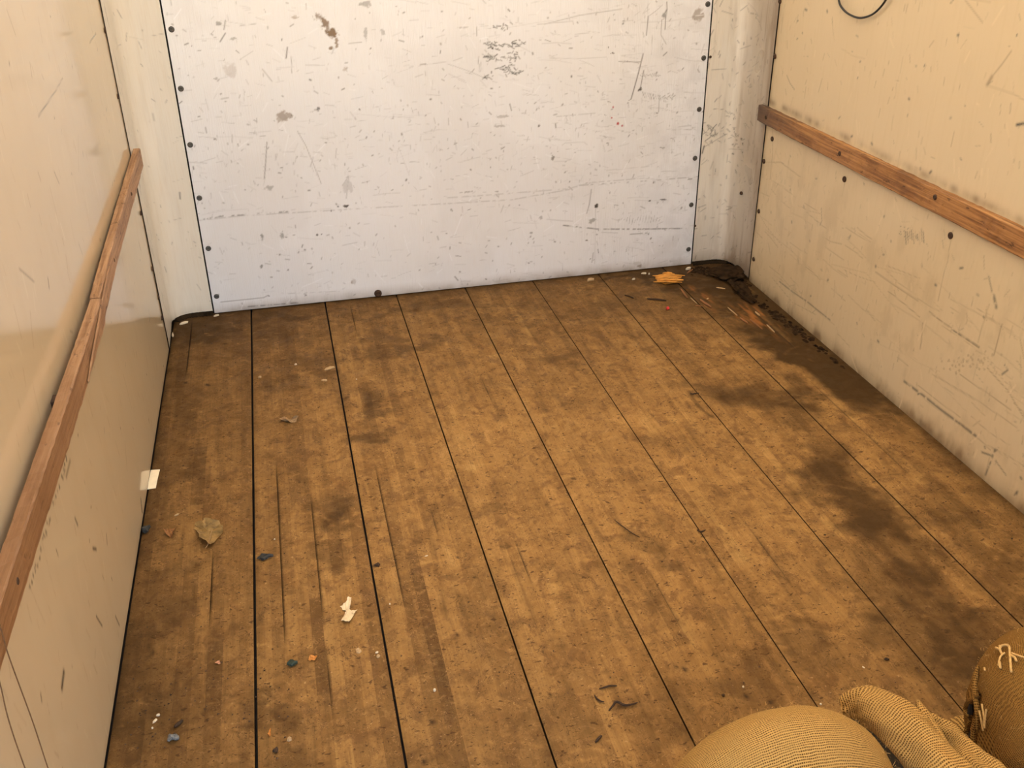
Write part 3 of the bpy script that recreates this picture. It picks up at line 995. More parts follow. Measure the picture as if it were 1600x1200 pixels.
LAMS = []
for p0, p1, tt in (((652, 860), (690, 1098), .12), ((620, 700), (645, 850), .25), ((484, 935), (498, 1086), .15), ((540, 1070), (547, 1145), .2), ((520, 800), (522, 900), .25),
                   ((345, 1000), (341, 1110), .2), ((228, 1125), (215, 1198), .12), ((262, 1010), (252, 1110), .75), ((350, 930), (348, 1195), .72), ((442, 930), (446, 1040), .75),
                   ((518, 880), (530, 1090), .74), ((642, 780), (650, 830), .85), ((330, 770), (322, 860), .25), ((305, 700), (298, 790), .2), ((740, 640), (800, 800), .4),
                   ((875, 930), (920, 1080), .3), ((990, 880), (1060, 1010), .25), ((1075, 760), (1150, 880), .75), ((1350, 850), (1420, 930), .3), ((1245, 640), (1320, 730), .3)):
    w0, w1 = on_floor(*p0), on_floor(*p1)
    LAMS.append(((w0[0] + w1[0]) / 2, w0[1], w1[1], tt))
FM = Marks(XL - .02, XR + .02, -2.92, .03, .005)
for _ in range(1500):
    u, v = random.uniform(XL, XR), random.uniform(-2.9, 0)
    if random.random() > (.35 + .65 * (v > -1.0) + .4 * (u < .3)):
        continue
    a = random.gauss(0, .9)
    L = random.uniform(.006, .03)
    k = random.uniform(-.5, .5)
    p0 = (u - math.cos(a) * L / 2, v - math.sin(a) * L / 2)
    p1 = (u + math.cos(a) * L / 2, v + math.sin(a) * L / 2)
    pm = (u - math.sin(a) * L * k, v + math.cos(a) * L * k)
    FM.stroke([p0, pm, p1], random.uniform(.0022, .0038), random.uniform(.15, .6), 0 if random.random() < .62 else 1)
for _ in range(160):     # swept, sweeping arcs of dust
    u, v = random.uniform(.1, 2.1), random.uniform(-2.6, -.1)
    a = random.gauss(.1, .35)
    L = random.uniform(.05, .16)
    FM.stroke([(u - math.cos(a) * L / 2, v - math.sin(a) * L / 2), (u, v + L * .12), (u + math.cos(a) * L / 2, v + math.sin(a) * L / 2)], .004,
              random.uniform(.1, .32), 1)
for _ in range(260):     # drag marks along the boards
    u, v = random.uniform(XL, XR), random.uniform(-2.8, -.1)
    L = random.uniform(.04, .30)
    FM.stroke([(u, v), (u + random.gauss(0, .004), v - L)], random.uniform(.003, .007), random.uniform(.08, .32), random.choice([0, 0, 1]))
for q, n, sx, sy in (((800, 488), 26, .05, .03), ((600, 625), 18, .06, .04), ((480, 575), 22, .08, .05), ((590, 655), 16, .05, .04), ((330, 1090), 24, .09, .07),
                     ((255, 1100), 20, .05, .06), ((1010, 810), 12, .05, .03), ((1210, 965), 14, .04, .03), ((420, 1110), 20, .05, .05), ((530, 815), 14, .03, .03),
                     ((1000, 440), 40, .2, .03), ((400, 515), 30, .2, .04), ((1560, 850), 30, .08, .12), ((650, 545), 26, .12, .04), ((285, 690), 20, .06, .15)):
    c = on_floor(*q)
    for _ in range(n):
        u, v = random.gauss(c[0], sx), random.gauss(c[1], sy)
        a, L = random.gauss(0, .7), random.uniform(.006, .022)
        FM.stroke([(u, v), (u + math.cos(a) * L, v + math.sin(a) * L)], .003, random.uniform(.3, .75), 0 if random.random() < .7 else 1)
for pts in (((960, 813), (975, 826), (990, 835)), ):
    FM.stroke([on_floor(*q)[:2] for q in pts], .003, .2, 0)
FM.stroke([on_floor(*q)[:2] for q in ((1078, 612), (1088, 630), (1100, 642), (1114, 652))], .006, .75, 0)


def fm_sample(X, Y):
    i = np.clip((X - FM.us[0]) / FM.step, 0, len(FM.us) - 2.001)
    j = np.clip((Y - FM.vs[0]) / FM.step, 0, len(FM.vs) - 2.001)
    i0, j0 = i.astype(int), j.astype(int)
    fi, fj = (i - i0)[..., None], (j - j0)[..., None]
    a = FM.a
    return (a[j0, i0] * (1 - fi) + a[j0, i0 + 1] * fi) * (1 - fj) + (a[j0 + 1, i0] * (1 - fi) + a[j0 + 1, i0 + 1] * fi) * fj


for pi in range(8):
    x0, x1 = SEAMS[pi] + GAPS[pi] / 2, SEAMS[pi + 1] - GAPS[pi + 1] / 2
    if pi == 7:
        x1 = XR + .012
    r = np.random.default_rng(100 + pi)
    nl = 9
    wd = r.uniform(.8, 1.2, nl)
    xe = x0 + (x1 - x0) * np.concatenate([[0], np.cumsum(wd) / wd.sum()])
    cols_x, cols_t, strips = [], [], []
    verts, paints, quads = [], [], []
    base_i = 0
    sag = r.uniform(-.0006, .0006)
    for li in range(nl):
        a, b_ = xe[li], xe[li + 1]
        crack = CRACKS.get((pi, li), [])
        nx = 6
        xs = np.linspace(a, b_, nx)
        X, Y = np.meshgrid(xs, ys)
        # piece lengths along the strip
        cuts = [YB + .1 - r.uniform(0, .9)]
        while cuts[-1] > Y_REAR:
            cuts.append(cuts[-1] - r.uniform(.45, 1.5))
        tones = np.clip(r.normal(.58 if pi > 1 else .52, .07, len(cuts) + 1), .08, .95)
        if pi in (1, 2, 0):
            tones = np.clip(tones + r.choice([0, 0, 0, 0, -.22], len(tones)), .08, .95)
        idx = np.searchsorted(-np.array(cuts), -Y, side='left')
        T = tones[np.minimum(idx, len(tones) - 1)]
        T = T + (value_noise(X, Y, .02, 60 + pi, 3, 12) - .5) * .22
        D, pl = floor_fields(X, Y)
        for lx, ya, yb, tt in LAMS:
            if a < lx <= b_:
                T = np.where((Y < max(ya, yb)) & (Y > min(ya, yb)), tt + (T - .55) * .5, T)
        fm = fm_sample(X, Y)
        T = np.clip(T + pl * .30 + fm[..., 1] * .8, 0, 1)
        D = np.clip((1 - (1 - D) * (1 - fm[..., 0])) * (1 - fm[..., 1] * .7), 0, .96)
        K = np.zeros_like(X)
        for kx, ky, kr in KNOTS:
            if x0 - .05 < kx < x1 + .05:
                K = np.maximum(K, np.clip(1.6 - np.hypot(X - kx, (Y - ky) * .75) / kr, 0, 1) * .85)
        dz = np.full_like(X, sag + r.uniform(-.0003, .0003))
        # arrises worn round at the plank's two long edges
        e = np.minimum(X - x0, x1 - X)
        dz -= np.clip(.004 - e, 0, .004) * .5
        for (ca, cb) in crack:
            inside = (Y > ca) & (Y < cb)
            endness = np.clip(np.minimum(Y - ca, cb - Y) / .12, 0, 1)
            near = np.exp(-((X - a) / .0016) ** 2)
            K = np.where(inside, np.maximum(K, near * endness * .95), K)
            dz = np.where(inside, dz - near * endness * .004, dz)
        A = np.zeros_like(X)
        for px, py, rx, ry, s in RAW:
            c = on_floor(px, py)
            if x0 - .2 < c[0] < x1 + .2:
                n = value_noise(X, Y, .012, 71, 4, 6)
                k = np.clip(1.2 - np.hypot((X - c[0]) / rx, (Y - c[1]) / ry) + (n - .5) * 1.6, 0, 1)
                A = np.maximum(A, s * k * np.clip((n - .42) * 4, 0, 1) * .8)
        dz += (value_noise(X, Y, .03, 66, 3, 4) - .5) * .0008
        Z = dz
        nv = len(ys)
        verts.append(np.stack([X, Y, Z], -1).reshape(-1, 3))
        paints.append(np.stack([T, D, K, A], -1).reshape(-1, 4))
        g = (np.arange(nv - 1)[:, None] * nx + np.arange(nx - 1)[None, :]).ravel() + base_i
        quads.append(np.stack([g, g + nx, g + nx + 1, g + 1], 1))
        first, last = base_i, base_i + nx * nv
        if li == 0:
            left_col = base_i + np.arange(nv) * nx
        if li == nl - 1:
            right_col = base_i + np.arange(nv) * nx + nx - 1
        base_i = last
    V_ = np.concatenate(verts)
    Pn = np.concatenate(paints)
    nv = len(ys)
    # side faces of the plank
    for colv, flip in ((left_col, False), (right_col, True)):
        low = V_[colv].copy()
        low[:, 2] = -.021
        pp = Pn[colv].copy()
        pp[:, 2] = .85
        start = base_i
        V_ = np.concatenate([V_, V_[colv], low])
        Pn = np.concatenate([Pn, pp, pp])
        i = np.arange(nv - 1)
        t, b2 = start + i, start + nv + i
        q = np.stack([t, b2, b2 + 1, t + 1], 1) if not flip else np.stack([t, t + 1, b2 + 1, b2], 1)
        quads.append(q)
        base_i = start + 2 * nv
    me = bpy.data.meshes.new('plank')
    me.vertices.add(len(V_))
    me.vertices.foreach_set('co', V_.astype(np.float32).ravel())
    finish_grid(me, 'plank', np.concatenate(quads).astype(np.int32), Pn, M_FLOOR, floor, True)


# ------------------------------------------------------------------ rails
def sweep_box(name, stations, mat, parent, seed=1, rough=.0012):
    """stations: list of (y, x_in, x_out, z_bot, z_top); rounded-arris board with slightly uneven edges"""
    st = np.array(stations, float)
    yy = np.arange(st[0, 0], st[-1, 0] - 1e-6, -.02)
    yy = np.append(yy, st[-1, 0])
    order = np.argsort(st[:, 0])
    f = lambda k: np.interp(yy, st[order, 0], st[order, k])
    xi, xo, zb, zt = f(1), f(2), f(3), f(4)
    r = np.random.default_rng(seed)
    ring = []
    c = .003
    for i, y in enumerate(yy):
        j = r.normal(0, rough, 8)
        sx = 1 if xo[i] > xi[i] else -1
        ring.append([(xi[i], y, zb[i]), (xo[i] - sx * c, y, zb[i] + j[0] * .4), (xo[i] + j[2] * .3, y, zb[i] + c + j[1] * .4), (xo[i] + j[3] * .4, y, (zb[i] + zt[i]) / 2),
                     (xo[i] + j[4] * .3, y, zt[i] - c + j[5] * .5), (xo[i] - sx * c, y, zt[i] + j[6] * .5), (xi[i], y, zt[i] + j[7] * .5)])
    n = 7
    vs_ = [v for rr in ring for v in rr]
    fs_ = []
    flip = xo[0] < xi[0]
    for i in range(len(yy) - 1):
        for k in range(n):
            a, b_ = i * n + k, i * n + (k + 1) % n
            fs_.append((a, b_, b_ + n, a + n) if not flip else (a, a + n, b_ + n, b_))
    e0, e1 = list(range(n)), [(len(yy) - 1) * n + k for k in range(n)]
    fs_ += [tuple(reversed(e0)) if not flip else tuple(e0), tuple(e1) if not flip else tuple(reversed(e1))]
    return mesh_obj(name, vs_, fs_, mat, parent)


rail_r = sweep_box('wooden_rail', [(-.19, XR, XR - .021, .671, .735), (-.8, XR, XR - .021, .671, .738), (-1.7, XR, XR - .021, .672, .744), (Y_REAR + .15, XR, XR - .021, .672, .744)],
                   M_RAIL_R, None, 3, .0014)
tag(rail_r, 'dark stained wooden rail screwed along the right cream wall', 'rail')
for q in ((1197, 183), (1312, 240), (1461, 308)):
    p = ray(*q, 0, XR - .021)
    put_screw(ME_RUST, (XR - .0215, p[1], p[2]), (-1, 0, 0), rail_r, 'screw', .75)
for yy in (-2.2, -2.9, -3.6):
    put_screw(ME_RUST, (XR - .0215, yy, .71), (-1, 0, 0), rail_r, 'screw', .75)

rail_l = empty('wooden_rail', (0, 0, 0))
tag(rail_l, 'split brown wooden rail standing off the left cream wall', 'rail')
sweep_box('rail_board', [(-.235, -.149, -.127, .680, .744), (-.5, -.148, -.127, .670, .734), (-.8, -.147, -.126, .661, .724), (-1.15, -.145, -.124, .652, .713), (-1.46, -.141, -.119, .640, .703)],
          M_RAIL_L, rail_l, 5, .0013)
sweep_box('rail_board', [(-1.463, -.139, -.1155, .638, .700), (-1.9, -.137, -.113, .641, .705), (-2.5, -.137, -.1125, .648, .709), (Y_REAR + .15, -.137, -.1125, .648, .709)],
          M_RAIL_L, rail_l, 6, .0013)
# a long splinter lifted from the top edge at the joint
sp = [(-1.25, -.1225, .700), (-1.42, -.1175, .692), (-1.56, -.113, .682), (-1.72, -.1115, .664), (-1.80, -.1115, .650)]
vs_, fs_ = [], []
for i, (y, x, z) in enumerate(sp):
    w = .012 * math.sin(math.pi * (i + .4) / 5.2)
    vs_ += [(x, y, z - w), (x + .003, y, z), (x, y, z + w * .4)]
for i in range(4):
    for k in range(2):
        a = i * 3 + k
        fs_.append((a, a + 1, a + 4, a + 3))
o = mesh_obj('splinter', vs_, fs_, M_RAIL_L, rail_l)
# spacer blocks that hold the rail off the wall
for yy, zz in ((-.45, .69), (-1.1, .675), (-1.93, .672), (-2.6, .675), (-3.4, .675)):
    bm = bmesh.new()
    bmesh.ops.create_cube(bm, size=1)
    for v in bm.verts:
        v.co = (v.co.x * .014, v.co.y * .03, v.co.z * .03)
    bm_obj('spacer', bm, M_RUST, rail_l, loc=(XL + .006, yy, zz))
for yy, zz, xx in ((-.62, .70, -.127), (-1.15, .68, -.1245), (-2.5, .68, -.113)):
    put_screw(ME_RUST, (xx, yy, zz), (1, 0, 0), rail_l, 'screw', .55)


# ------------------------------------------------------------------ cords
def tube(name, pts, rad, mat, parent=None, sides=8, taper=None):
    pts = [Vector(p) for p in pts]
    vs_, fs_ = [], []
    for i, p in enumerate(pts):
        t = (pts[min(i + 1, len(pts) - 1)] - pts[max(i - 1, 0)]).normalized()
        ref = Vector((0, 0, 1)) if abs(t.z) < .9 else Vector((1, 0, 0))
        u = t.cross(ref).normalized()
        v = t.cross(u)
        r = rad * (taper[i] if taper else 1)
        for k in range(sides):
            a = 2 * math.pi * k / sides
            vs_.append(p + (u * math.cos(a) + v * math.sin(a)) * r)
    for i in range(len(pts) - 1):
        for k in range(sides):
            a, b_ = i * sides + k, i * sides + (k + 1) % sides
            fs_.append((a, b_, b_ + sides, a + sides))
    fs_ += [tuple(range(sides))[::-1], tuple((len(pts) - 1) * sides + k for k in range(sides))]
    return mesh_obj(name, vs_, fs_, mat, parent, True)


def smooth_path(pts, n=10):
    pts = [np.array(p, float) for p in pts]
    out = []
    for i in range(len(pts) - 1):
        p0, p1, p2, p3 = pts[max(i - 1, 0)], pts[i], pts[i + 1], pts[min(i + 2, len(pts) - 1)]
        for t in np.linspace(0, 1, n, endpoint=False):
            out.append(.5 * (2 * p1 + (p2 - p0) * t + (2 * p0 - 5 * p1 + 4 * p2 - p3) * t * t + (3 * p1 - p0 - 3 * p2 + p3) * t ** 3))
    out.append(pts[-1])
    return out


xc = XR - .012
loop = [ray(*q, 0, xc) for q in ((1316, -60), (1311, -20), (1311, 2), (1317, 14), (1328, 23), (1344, 28), (1362, 23), (1376, 11), (1387, -5), (1398, -28), (1404, -60))]
cord = tube('cord', smooth_path(loop, 8), .0035, M_CORD)
tag(cord, 'black cord hanging in a loop high on the right wall', 'cord')
hook = put_screw(ME_SCREW, (XR - .002, (loop[0][1] + loop[-1][1]) / 2, loop[0][2] + .05), (-1, 0, 0), cord, 'hook', 1.0)
tube('cord_end', smooth_path([loop[0], (xc, loop[0][1] - .03, loop[0][2] + .05), (xc, (loop[0][1] + loop[-1][1]) / 2, loop[0][2] + .06), (xc, loop[-1][1] + .03, loop[-1][2] + .04), loop[-1]], 6), .0035, M_CORD, cord)

# thin twine slung over the left rail
x_h = -.106
top1, top2 = ray(8, 1003, 0, x_h), ray(-4, 1050, 0, x_h)
t1 = [(-.140, top1[1], .722), (-.118, top1[1], .722), (x_h, top1[1], .714)] + [ray(*q, 0, x_h) for q in ((12, 1020), (30, 1070), (52, 1130), (75, 1200), (95, 1255))]
tw = tube('twine', smooth_path(t1, 5), .0009, M_TWINE, None, 6)
tag(tw, 'thin brown twine hung over the near end of the left rail', 'twine')
t2 = [(-.118, top2[1], .721), (x_h, top2[1], .713)] + [ray(*q, 0, x_h) for q in ((0, 1068), (10, 1112), (22, 1152), (39, 1200), (58, 1252))]
tube('tail', smooth_path(t2, 5), .0009, M_TWINE, tw, 6)


# ------------------------------------------------------------------ burlap sacks
def blob_sack(name, centre, axes, mat, parent, rot=0.0, nu=120, nv=72, p=2.4, wr=.01, seed=1, flat_z=None, lean=(0, 0), pole='z', fold=0.0, swap=False):
    vs_, uv, fs_ = [], [], []
    sg = lambda v, e: math.copysign(abs(v) ** e, v)
    e = 2 / p
    ca, sa = math.cos(rot), math.sin(rot)
    for j in range(nv + 1):
        ph = -math.pi / 2 + math.pi * j / nv
        for i in range(nu + 1):
            th = 2 * math.pi * i / nu
            x = axes[0] * sg(math.cos(ph), e) * sg(math.cos(th), e)
            y = axes[1] * sg(math.cos(ph), e) * sg(math.sin(th), e)
            z = axes[2] * sg(math.sin(ph), e)
            vs_.append([x, y, z])
            uv.append((th * (axes[0] + axes[1]) / 2, (ph + math.pi / 2) * axes[2] * 1.25))
    V_ = np.array(vs_)
    nrm = V_ / (np.array(axes) ** 2)
    nrm /= np.linalg.norm(nrm, axis=1, keepdims=True) + 1e-9
    n = value_noise(V_[:, 0] + V_[:, 2] * .6, V_[:, 1] + V_[:, 2] * .45, .09, seed, 3)
    V_ = V_ + nrm * ((n - .5) * 2 * wr)[:, None]
    if fold:     # hanging creases down the sides
        th = np.arctan2(V_[:, 1], V_[:, 0])
        side = np.clip(1 - (V_[:, 2] / axes[2]).clip(-1, 1) ** 2, 0, 1) * np.clip((.75 - V_[:, 2] / axes[2]) * 1.4, 0, 1)
        k = np.sin(th * 13 + V_[:, 2] * 22) * .5 + np.sin(th * 29 - V_[:, 2] * 30) * .35 + np.sin(th * 47 + V_[:, 2] * 12) * .2
        V_ = V_ + nrm * (np.minimum(k, .25) * fold * side)[:, None]
    if pole == 'x':
        V_ = V_[:, [2, 0, 1]]
    V_[:, 0] += lean[0] * (V_[:, 2] + axes[2])
    V_[:, 1] += lean[1] * (V_[:, 2] + axes[2])
    x, y = V_[:, 0] * ca - V_[:, 1] * sa, V_[:, 0] * sa + V_[:, 1] * ca
    V_[:, 0], V_[:, 1] = x + centre[0], y + centre[1]
    V_[:, 2] += centre[2]
    if flat_z is not None:
        V_[:, 2] = np.maximum(V_[:, 2], flat_z)
    for j in range(nv):
        for i in range(nu):
            a = j * (nu + 1) + i
            fs_.append((a, a + 1, a + nu + 2, a + nu + 1))
    if swap:
        uv = [(b_, a_) for a_, b_ in uv]
    return mesh_obj(name, V_, fs_, mat, parent, True, uvs=uv)


def cloth_tube(name, path, radii, mat, parent, sides=40, seed=1, wr=.004, squash=1.0, cap=True):
    """path points with (ra, rb) radii; rounded closed ends"""
    P_ = [np.array(p, float) for p in smooth_path(path, 8)]
    n = len(P_)
    k = np.linspace(0, len(radii) - 1, n)
    ra = np.interp(k, np.arange(len(radii)), [r[0] for r in radii])
    rb = np.interp(k, np.arange(len(radii)), [r[1] for r in radii])
    vs_, uv, fs_ = [], [], []
    s = 0
    rr = np.random.default_rng(seed)
    for i, p_ in enumerate(P_):
        t = P_[min(i + 1, n - 1)] - P_[max(i - 1, 0)]
        t /= np.linalg.norm(t)
        u = np.cross(t, (0, 0, 1.0))
        u /= np.linalg.norm(u)
        v = np.cross(u, t)
        if i:
            s += np.linalg.norm(P_[i] - P_[i - 1])
        for q in range(sides + 1):
            a = 2 * math.pi * q / sides
            w = 1 + wr / max(ra[i], .01) * (math.sin(3 * a + i * .35 + seed) * .6 + math.sin(7 * a - i * .5) * .4)
            vs_.append(p_ + (u * math.cos(a) * ra[i] + v * math.sin(a) * rb[i]) * w)
            uv.append((s, a * (ra[i] + rb[i]) / 2))
    for i in range(n - 1):
        for q in range(sides):
            a = i * (sides + 1) + q
            fs_.append((a, a + 1, a + sides + 2, a + sides + 1))
    return mesh_obj(name, vs_, fs_, mat, parent, True, uvs=[(b_, a_) for a_, b_ in uv])


# big plump sack
s1 = empty('burlap_sack', (.985, -2.92, 0))
tag(s1, 'plump golden burlap sack at the bottom edge, left of the folded sack', 'sack')


def put(o, parent):
    o.parent = parent
    o.matrix_parent_inverse = Matrix.Translation(parent.location).inverted()
    return o


put(blob_sack('body', (.966, -2.893, .26), (.115, .26, .211), M_BURLAP, None, 0, p=2.0, wr=.005, pole='x', swap=True, seed=4, flat_z=.002), s1)

# folded sack beside it
s2 = empty('burlap_sack', (1.335, -2.88, 0))
tag(s2, 'folded burlap sack mouth with a stitched hem, right of the plump sack', 'sack')
roll = [ray(1314, 1104, 2, .235), ray(1352, 1101, 2, .25), ray(1403, 1132, 2, .26), ray(1456, 1188, 2, .26), ray(1502, 1243, 2, .26), ray(1550, 1312, 2, .24)]
put(cloth_tube('body', roll, [(.012, .012), (.037, .036), (.041, .042), (.041, .045), (.042, .046), (.042, .045)], M_BURLAP, None, seed=2), s2)
fl = [ray(1434, 1118, 2, .22), ray(1455, 1138, 2, .21), ray(1492, 1184, 2, .20), ray(1530, 1238, 2, .20), ray(1570, 1300, 2, .20)]
put(cloth_tube('side_fold', fl, [(.006, .006), (.018, .03), (.03, .06), (.036, .08), (.04, .09)], M_BURLAP, None, seed=5), s2)
hm = [ray(1434, 1096, 2, .265), ray(1440, 1108, 2, .27), ray(1452, 1125, 2, .27), ray(1468, 1150, 2, .275), ray(1488, 1188, 2, .275), ray(1512, 1240, 2, .275)]
put(cloth_tube('hem', hm, [(.004, .004), (.008, .007), (.009, .008), (.008, .007), (.008, .007), (.008, .007)], M_BURLAP, None, sides=16, seed=9, wr=.001), s2)
put(blob_sack('lower_body', (1.375, -2.88, .12), (.075, .16, .118), M_BURLAP, None, -.15, p=2.4, wr=.006, seed=8, flat_z=.002), s2)

# dark grey strip laid in the gap
M_GAP_STRIP = simple_mat('dark_grey_gap_strip', (0.035, 0.032, 0.022), 0.6, 0.3, 20, 0.1)
ln = [ray(1326, 1113, 2, .16), ray(1348, 1130, 2, .16), ray(1372, 1160, 2, .16), ray(1400, 1204, 2, .16), ray(1430, 1262, 2, .16)]
o = cloth_tube('gap_strip', ln, [(.005, .005), (.012, .03), (.015, .05), (.016, .06), (.016, .06)], M_GAP_STRIP, None, sides=24, seed=3, wr=.001)
o['label'] = 'dark grey strip in the gap'
put(o, s2)

# upright sack at the right edge
s3 = empty('burlap_sack', (1.65, -2.80, 0))
tag(s3, 'dark brown frayed burlap sack standing at the right edge', 'sack')
put(blob_sack('body', (1.65, -2.80, .18), (.18, .20, .18), M_BURLAP2, None, -.3, p=3.0, wr=.006, fold=.010, seed=12, flat_z=.002), s3)
fp = [ray(1490, 1152, 2, .022), ray(1497, 1147, 2, .026), ray(1506, 1143, 2, .028), ray(1520, 1138, 2, .03)]
put(cloth_tube('base_flap', fp, [(.01, .006), (.03, .024), (.034, .028), (.03, .025)], M_BURLAP, None, seed=15, wr=.002), s3)

# ------------------------------------------------------------------ small litter

def chip_mat(name, col, rough=.8, var=.4, scale=250):
    return simple_mat(name, col, rough, var, scale, .4, .3)


M_LEAF = simple_mat('dry_leaf', (0.25, 0.15, 0.045), .7, .45, 60, .4)
M_LEAF2 = simple_mat('rusty_leaf', (0.26, 0.11, 0.03), .75, .5, 90, .4)
M_PAPER = simple_mat('torn_paper', (0.74, 0.58, 0.36), .8, .15, 60, .2)
M_TAN = chip_mat('pale_wood_chip', (0.42, 0.28, 0.14))
M_BARK = chip_mat('bark', (0.34, 0.21, 0.10))
M_STONE = chip_mat('dark_stone', (0.03, 0.028, 0.024), .6)
M_GREY = chip_mat('grey_metal', (0.17, 0.165, 0.15), .45)
M_GREEN = chip_mat('dark_green', (0.025, 0.04, 0.028), .6)
M_ORANGE = chip_mat('orange_leaf', (0.55, 0.23, 0.05))
M_RAW = simple_mat('orange_raw_wood', (0.62, 0.27, 0.04), .7, .45, 1.0, .6, mapping=(14, 160, 60))
M_REDW = simple_mat('reddish_splinter', (0.25, 0.105, 0.035), .75, .4, 1.0, .5, mapping=(90, 12, 60))
M_TWIG = chip_mat('dark_twig', (0.045, 0.024, 0.012), .8)
M_WHITE = chip_mat('white_flake', (0.62, 0.52, 0.37), .7, .25)
M_RED = simple_mat('red_plastic', (0.55, 0.03, 0.025), .4, .2, 50, 0)
M_MUD = simple_mat('black_mud', (0.030, 0.017, 0.008), .95, .9, 45, .9, .04)


def sheet(name, outline, mat, h=.006, curl=.01, seed=1, lift=.0015, thick=.0006, rings=5, parent=None, fold=0.0):
    """thin crumpled sheet from an outline of floor points (x,y); edges curl up"""
    r = np.random.default_rng(seed)
    o = np.array(outline, float)
    n0 = len(o)
    o = np.array([o[i] + (o[(i + 1) % n0] - o[i]) * t for i in range(n0) for t in (0, .34, .67)])
    n = len(o)
    c = o.mean(0)
    o = o + (r.random((n, 2)) - .5) * np.abs(o - c).max() * .08
    top = [(c[0], c[1], lift + h * .3)]
    k1, k2 = r.random(2) * 6
    for j in range(1, rings + 1):
        t = j / rings
        for i in range(n):
            x, y = c + (o[i] - c) * t
            a = 2 * math.pi * i / n
            z = lift + h * (.3 + .5 * math.sin(3 * a + k1) * t + .35 * math.sin(5 * a + k2) * t) + curl * t ** 3 * (.5 + .5 * math.sin(2 * a + k2)) + r.uniform(-.15, .15) * h
            z += fold * abs((x - c[0]) * .8 + (y - c[1]) * .6)
            top.append((x, y, max(z, lift)))
    m = len(top)
    vs = top + [(x, y, z - thick) for x, y, z in top]
    fs = []
    for i in range(n):
        i2 = (i + 1) % n
        fs += [(0, 1 + i, 1 + i2), (m, m + 1 + i2, m + 1 + i)]
        for j in range(rings - 1):
            a, b_ = 1 + j * n + i, 1 + j * n + i2
            fs += [(a, a + n, b_ + n, b_), (m + a, m + b_, m + b_ + n, m + a + n)]
        a, b_ = 1 + (rings - 1) * n + i, 1 + (rings - 1) * n + i2
        fs.append((a, m + a, m + b_, b_))
    ob = mesh_obj(name, vs, fs, mat, parent, False)
    return ob


def fpts(*q):
    return [tuple(on_floor(*p)[:2]) for p in q]


def lump(name, px, py, size, mat, seed=1, parent=None, sub=2, rough=.35, z=0):
    r = np.random.default_rng(seed)
    bm = bmesh.new()
    bmesh.ops.create_icosphere(bm, subdivisions=sub, radius=1)
    ph = r.random(6) * 6
    for v in bm.verts:
        k = 1 + rough * (math.sin(v.co.x * 3 + ph[0]) * math.sin(v.co.y * 3.5 + ph[1]) + .5 * math.sin(v.co.z * 6 + ph[2]) * math.sin(v.co.x * 7 + ph[3])) + r.uniform(-.1, .1) * rough
        v.co *= k
        v.co.x *= size[0]
        v.co.y *= size[1]
        v.co.z *= size[2]
    zz = min(v.co.z for v in bm.verts)
    c = on_floor(px, py)
    return bm_obj(name, bm, mat, parent, False, (c[0], c[1], -zz + z))


def chip(name, px, py, lx, ly, lz, ang, mat, seed=1, parent=None, z=.0003):
    r = np.random.default_rng(seed)
    c = on_floor(px, py)
    out = [(-.5, -.25), (-.15, -.5), (.35, -.42), (.5, .05), (.3, .5), (-.25, .42)]
    vs = []
    ca, sa = math.cos(ang), math.sin(ang)
    for k, zz in ((1.0, 0), (1.0, .7), (.75, 1.0)):
        for x, y in out:
            x, y = (x * k + r.uniform(-.07, .07)) * lx, (y * k + r.uniform(-.07, .07)) * ly
            vs.append((x * ca - y * sa, x * sa + y * ca, zz * lz * (1 + .25 * x / lx)))
    n = 6
    fs = [tuple(range(n))[::-1], tuple(range(2 * n, 3 * n))]
    for k in range(2):
        for i in range(n):
            a, b_ = k * n + i, k * n + (i + 1) % n
            fs.append((a, b_, b_ + n, a + n))
    return mesh_obj(name, vs, fs, mat, parent, False, (c[0], c[1], z))


def stick(name, pts, rad, mat, parent=None, z=.002, lift=None, taper=None):
    P3 = []
    for i, q in enumerate(pts):
        c = on_floor(*q)
        P3.append((c[0], c[1], z + (lift[i] if lift else 0)))
    P3 = smooth_path(P3, 6)
    tp = [max(.25, math.sin(math.pi * (i + 1.2) / (len(P3) + 1.4)) ** .5) for i in range(len(P3))] if taper is None else None
    return tube(name, P3, rad, mat, parent, 7, tp)


# leaves
lf = sheet('dry_leaf', fpts((304, 826), (306, 819), (318, 822), (321, 817), (342, 820), (349, 824), (350, 834), (346, 838), (328, 857), (322, 853), (314, 848), (308, 836)),
           M_LEAF, .008, .012, 3, fold=.12)
tag(lf, 'large crumpled tan leaf on the floor near the left wall', 'leaf')
c = on_floor(327, 842)
stick('stalk', ((322, 862), (326, 856), (329, 846), (333, 832)), .0012, M_BARK, lf, .012)
o = sheet('dry_leaf', fpts((257, 834), (262, 828), (270, 829), (276, 827), (272, 834), (271, 843), (266, 840), (260, 838)), M_LEAF2, .006, .010, 8)
tag(o, 'small curled rust-brown leaf between the wall and the large leaf', 'leaf')
o = sheet('leaf_scrap', fpts((482, 1033), (485, 1027), (495, 1025), (496, 1029), (490, 1034)), M_ORANGE, .004, .004, 5)
tag(o, 'bright orange leaf scrap on the second board from the left', 'leaf')
o = sheet('leaf_scrap', fpts((418, 1148), (423, 1139), (424, 1150), (421, 1152)), M_ORANGE, .003, .003, 6)
tag(o, 'tiny upright orange leaf scrap near the bottom of the second board', 'leaf')
o = sheet('leaf_scrap', fpts((336, 1037), (343, 1033), (345, 1038), (340, 1039)), simple_mat('pink_leaf', (.55, .27, .15), .7, .2, 90, .2), .003, .003, 7)
tag(o, 'small pinkish leaf scrap on the leftmost board', 'leaf')
